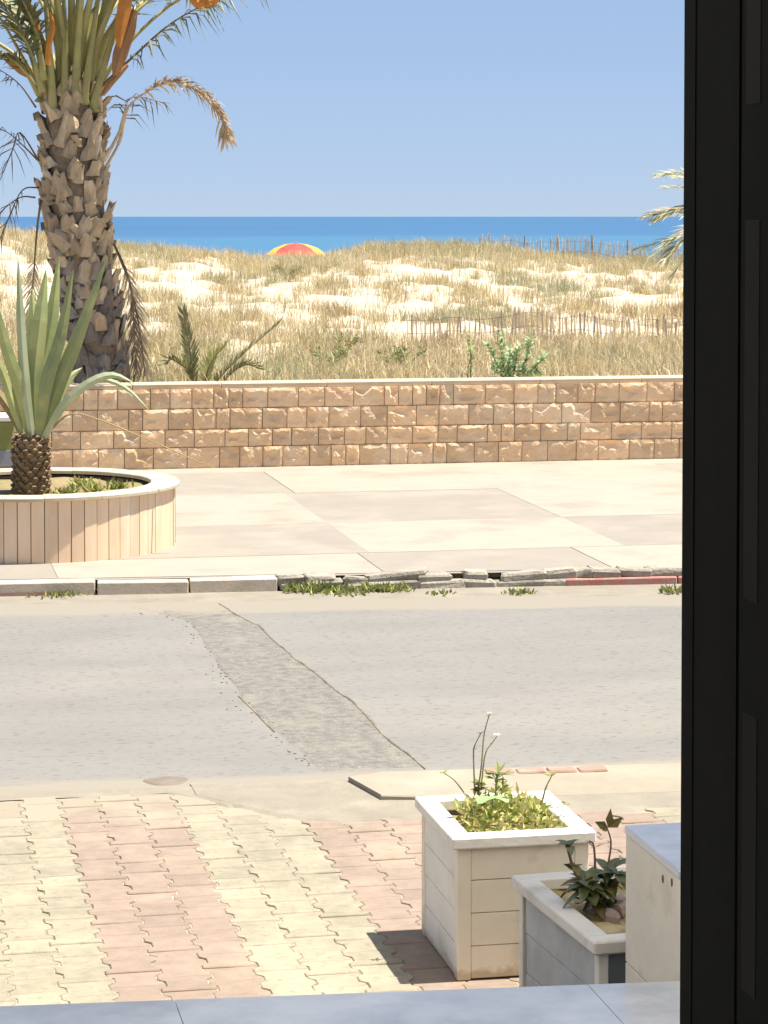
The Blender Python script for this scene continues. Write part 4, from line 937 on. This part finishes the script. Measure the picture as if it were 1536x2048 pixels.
# dark shrub, stones and stems in the small planter
YS2 = 7.66
def shrub_leaves(root, p, n, ll, lw, m, r, upb=.35):
    for k in range(n):
        a = k * 2.4 + r.uniform(-.3, .3); d = Vector((math.cos(a), math.sin(a), r.uniform(-.35, .7) * upb * 2)).normalized()
        lb = MB(); L = ll * r.uniform(.75, 1.15); s = d.cross(Vector((0, 0, 1))).normalized(); nn = s.cross(d); vv = []
        for i in range(6):
            t = i / 5; wv = lw * .5 * math.sin(math.pi * (.08 + .9 * t) ** .8); q = p + d * L * t - Vector((0, 0, L * .35 * t * t)); vv += [q - s * wv + nn * wv * .3, q, q + s * wv + nn * wv * .3]
        lb.add(vv, [(i * 3 + c, i * 3 + c + 1, i * 3 + c + 4, i * 3 + c + 3) for i in range(5) for c in (0, 1)]); link('leaf', lb.me('leaf', m, True), root)
r = random.Random(31); sp = at(1185, 1790, YS2)
shr = thing('dark_shrub', 'dark green broad-leaved shrub growing in the smaller grey planter', 'shrub', (sp.x, sp.y, .40))
for pix, n, ll, lw in [([(1185, 1810), (1180, 1780), (1172, 1762)], 18, .115, .042), ([(1195, 1810), (1205, 1770), (1212, 1748)], 18, .115, .046), ([(1185, 1800), (1150, 1745), (1134, 1690)], 10, .075, .028), ([(1180, 1805), (1165, 1770), (1160, 1770)], 12, .105, .04), ([(1205, 1815), (1190, 1800), (1190, 1795)], 14, .09, .036), ([(1200, 1800), (1225, 1770), (1238, 1752)], 12, .085, .034)]:
    ps = catmull([at(x, y, YS2 + r.uniform(-.06, .06)) for x, y in pix], 6); b = MB(); b.tube(ps, .005, 5); link('stem', b.me('stem', M['twig']), shr)
    for q, frac in ((6, 1.0), (4, .62), (2, .5), (3, .45)):
        shrub_leaves(shr, ps[q] + Vector((r.uniform(-.012, .012), r.uniform(-.012, .012), r.uniform(-.01, .01))), max(2, int(n * frac * .5)), ll * r.uniform(.55, 1.05), lw * r.uniform(.7, 1.1), M['dark_green'] if r.random() < .7 else M['olive_leaf'], r, .9)
wild('reed_plant', 'tall reddish stem with olive leaves at its tip in the smaller planter', [(1205, 1790), (1216, 1730), (1222, 1685), (1214, 1655)], .0045, 0, [], 9, Y=YS2 + .05, mstem='dry_stem')
ls = [o for o in bpy.data.objects if o.name.startswith('reed_plant')][0]; tp = at(1216, 1655, YS2 + .05)
for dx, dz, w_ in [(-.04, .02, .03), (.005, .055, .028), (.04, .028, .034), (-.02, -.005, .02)]:
    lb = MB(); d = Vector((dx, -.01, dz)); leaf(lb, tp, d.normalized(), Vector((0, -1, 0)), d.length * 1.2, w_); link('leaf', lb.me('leaf', M['olive_leaf']), ls)
wild('reed_plant', 'short reddish stem behind the dark shrub in the smaller planter', [(1188, 1790), (1190, 1730), (1187, 1690), (1178, 1682)], .005, 0, [(.6, 3)], 10, Y=YS2 + .1, mstem='dry_stem', lm='olive_leaf', ll=.04, lw=.012)
for k, (px, py, s, m) in enumerate([(1155, 1800, .013, 0), (1172, 1808, .010, 0), (1178, 1795, .009, 0), (1186, 1790, .010, 0), (1200, 1782, .016, 0), (1212, 1800, .011, 0), (1218, 1812, .03, 1), (1235, 1818, .034, 1), (1240, 1800, .02, 1), (1202, 1818, .024, 1), (1222, 1832, .028, 1)]):
    d = FW * F + RT * (px - IW / 2) - UP * (py - PY); p = Vector((0, 0, CZ)) + d * ((.405 + s * .6 - CZ) / d.z)
    PL = ['leftmost small white pebble under the dark shrub in smaller planter', 'lowest small white pebble under the dark shrub', 'tiny white pebble third from left under the dark shrub', 'tiny white pebble fourth from left under the dark shrub', 'largest white pebble right of the dark shrub stems', 'rightmost white pebble above the pinkish stones in smaller planter', 'pinkish stone second from left in the smaller planter', 'largest pinkish stone touching the pier side in smaller planter', 'smallest pinkish stone behind the others in smaller planter', 'leftmost pinkish stone below the dark shrub in smaller planter', 'pinkish stone nearest the front rim of the smaller planter']
    tag(link('pebble', rock_mesh(s, s * .8, s * .7, M['pebble_pink' if m else 'pebble'], k + 3), None, p, (r.uniform(-.3, .3), r.uniform(-.3, .3), r.uniform(0, 3))),
        PL[k], 'pebble', 'pink stones in the smaller planter' if m else 'white pebbles in the smaller planter')

# pier beside the terrace edge
pier = thing('stone_pier', 'beige stone pier with polished bluish top beside the dark frame', 'pier', (2.42, 6.83, 0))
b = MB(); b.box(2.195, 2.68, 6.585, 7.075, 0, .82, 0); link('core', b.me('core', M['joint_dark']), pier)
for nm, x0, x1, y0, y1, z0, z1 in [('side_slab', 2.18, 2.194, 6.57, 7.09, .0, .43), ('side_slab', 2.18, 2.194, 6.57, 7.09, .434, .822), ('side_slab', 2.681, 2.695, 6.57, 7.09, 0, .822), ('side_slab', 2.195, 2.68, 6.57, 6.584, 0, .822), ('side_slab', 2.195, 2.68, 7.076, 7.09, 0, .822)]:
    b = MB(); b.box(x0, x1, y0, y1, z0, z1, .002); link(nm, b.me(nm, M['stone_beige']), pier)
b = MB(); b.box(2.176, 2.70, 6.566, 7.094, .824, .85, .004); link('top_slab', b.me('top_slab', M['marble']), pier)
for px, py in [(1325, 1758), (1343, 1765)]:
    d = FW * F + RT * (px - IW / 2) - UP * (py - PY); p = Vector((0, 0, CZ)) + d * (2.1785 / d.x)
    b = MB(); b.tube([(2.1785, p.y, p.z), (2.182, p.y, p.z)], [.008, .008], 8); b.v = [Vector((q.x, q.y, p.z + (q.z - p.z) * 1.6)) for q in b.v]; link('fixing_hole', b.me('fixing_hole', M['joint_dark']), pier)

# ------------------------------------------------------------------ terrace, room and roof the photo is taken from
b = MB(); b.box(-7, 9, 1.5, 6.50, -.05, .515, 0); ter = struct('terrace_floor', b.me('terrace_floor', M['plaster']))
def Yedge(x): return 6.675 - .083 * (x - .278)
x = -5.0
while x < 8.0:
    wd = 1.15
    for y0, y1, nm in [(5.62, None, 'marble_slab'), (4.7, 5.616, 'marble_slab'), (3.8, 4.696, 'marble_slab')]:
        b = MB(); ya, yb = (Yedge(x), Yedge(x + wd)) if y1 is None else (y1, y1)
        if x > 6.2 and y1 is None: ya = yb = max(6.5, min(ya, yb))
        a, c = x + .0012, x + wd - .0012
        b.add([(a, y0, .518), (c, y0, .518), (c, yb, .518), (a, ya, .518), (a, y0, .55), (c, y0, .55), (c, yb - .004, .55), (a, ya - .004, .55), (c, yb, .546), (a, ya, .546)],
              [(3, 2, 1, 0), (4, 5, 6, 7), (0, 1, 5, 4), (1, 2, 8, 6, 5), (2, 3, 9, 8), (8, 9, 7, 6), (3, 0, 4, 7, 9)])
        link(nm, b.me(nm, M['marble']), ter, world=False)
    x += wd
b = MB(); b.box(-7, 9, -5, 1.5, -.05, 1.1, 0); struct('room_floor', b.me('room_floor', M['room']))
b = MB(); b.box(-7, 9, -5, 1.75, 3.62, 3.85, .01); struct('roof_slab', b.me('roof_slab', M['plaster']))
M['canvas'] = mat('awning_canvas', (.78, .75, .68), (.74, .71, .64), 3, rough=.85, transl=.5)
vv = []; ff = []; nxa, nya = 30, 12                       # unseen awning inferred from terrace shade; translucent cloth added for fill light
for j in range(nya + 1):
    for i in range(nxa + 1):
        x, y = lerp(-5.5, 7.5, i / nxa), lerp(1.76, 7.93, j / nya); vv.append((x, y, 3.70 - .06 * math.sin(math.pi * j / nya) - .02 * math.sin(i * 1.256) ** 2 * math.sin(math.pi * j / nya)))
for j in range(nya):
    for i in range(nxa): q = j * (nxa + 1) + i; ff.append((q, q + 1, q + nxa + 2, q + nxa + 1))
aw = link('terrace_awning', mesh('terrace_awning', vv, ff, M['canvas'], smooth=True)); aw['kind'] = 'structure'
b = MB(); b.box(.64, 9, 1.34, 1.6, 1.1, 3.62, 0); struct('room_wall_front_right', b.me('room_wall_front_right', M['room']))
b = MB(); b.box(-7, -1.6, 1.34, 1.6, 1.1, 3.62, 0); struct('room_wall_front_left', b.me('room_wall_front_left', M['room']))
b = MB(); b.box(-7, 9, -5.2, -5, 1.1, 3.62, 0); struct('room_wall_back', b.me('room_wall_back', M['room']))
b = MB(); b.box(-7.2, -7, -5, 1.6, 1.1, 3.62, 0); struct('room_wall_left', b.me('room_wall_left', M['room']))
b = MB(); b.box(9, 9.2, -5, 1.6, 1.1, 3.62, 0); struct('room_wall_right', b.me('room_wall_right', M['room']))
b = MB(); b.box(.64, 9, 1.602, 1.63, .55, 3.615, 0); struct('facade_wall_right', b.me('facade_wall_right', M['plaster']))
b = MB(); b.box(-7, -1.6, 1.602, 1.63, .55, 3.615, 0); struct('facade_wall_left', b.me('facade_wall_left', M['plaster']))
# door frame: deep dark reveal, bead and strips painted for glass reflections
df = thing('door_frame', 'dark door frame edge filling the right side of the view', 'door frame', (.5, 1.4, 1.1))
ja = at(1367, 0, 1.45).x; jb = at(1357.5, 2048, 1.45); jt = at(1367, 0, 1.45)
sl_ = (jt.x - jb.x) / (jt.z - jb.z)
def jamb(nm, x0, x1, y0, y1, z0, z1, m, bev=.002):
    b = MB(); b.box(x0, x1, y0, y1, z0, z1, bev)
    for p in b.v: p.x += ja - .0 + sl_ * (p.z - jt.z)
    return link(nm, b.me(nm, m), df)
jamb('jamb', 0, .20, 1.346, 1.45, 1.1, 3.62, M['black_frame'])
jamb('bead', -.0005, .03, 1.425, 1.429, 1.1, 3.62, M['black_frame'], .0002)
jamb('stile', .0004, .20, 1.20, 1.3455, 1.1, 3.62, M['black_frame'], .001)
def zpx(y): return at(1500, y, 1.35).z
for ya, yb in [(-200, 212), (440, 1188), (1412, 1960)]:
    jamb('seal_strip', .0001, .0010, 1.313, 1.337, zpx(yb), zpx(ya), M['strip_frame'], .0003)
b = MB(); b.box(ja - 2.1, ja - 2.0, 1.34, 1.45, 1.1, 3.62, .002); link('jamb', b.me('jamb', M['black_frame']), df)
b = MB(); b.box(ja - 2.0, ja + .01, 1.34, 1.45, 3.5, 3.61, .002); link('head', b.me('head', M['black_frame']), df)
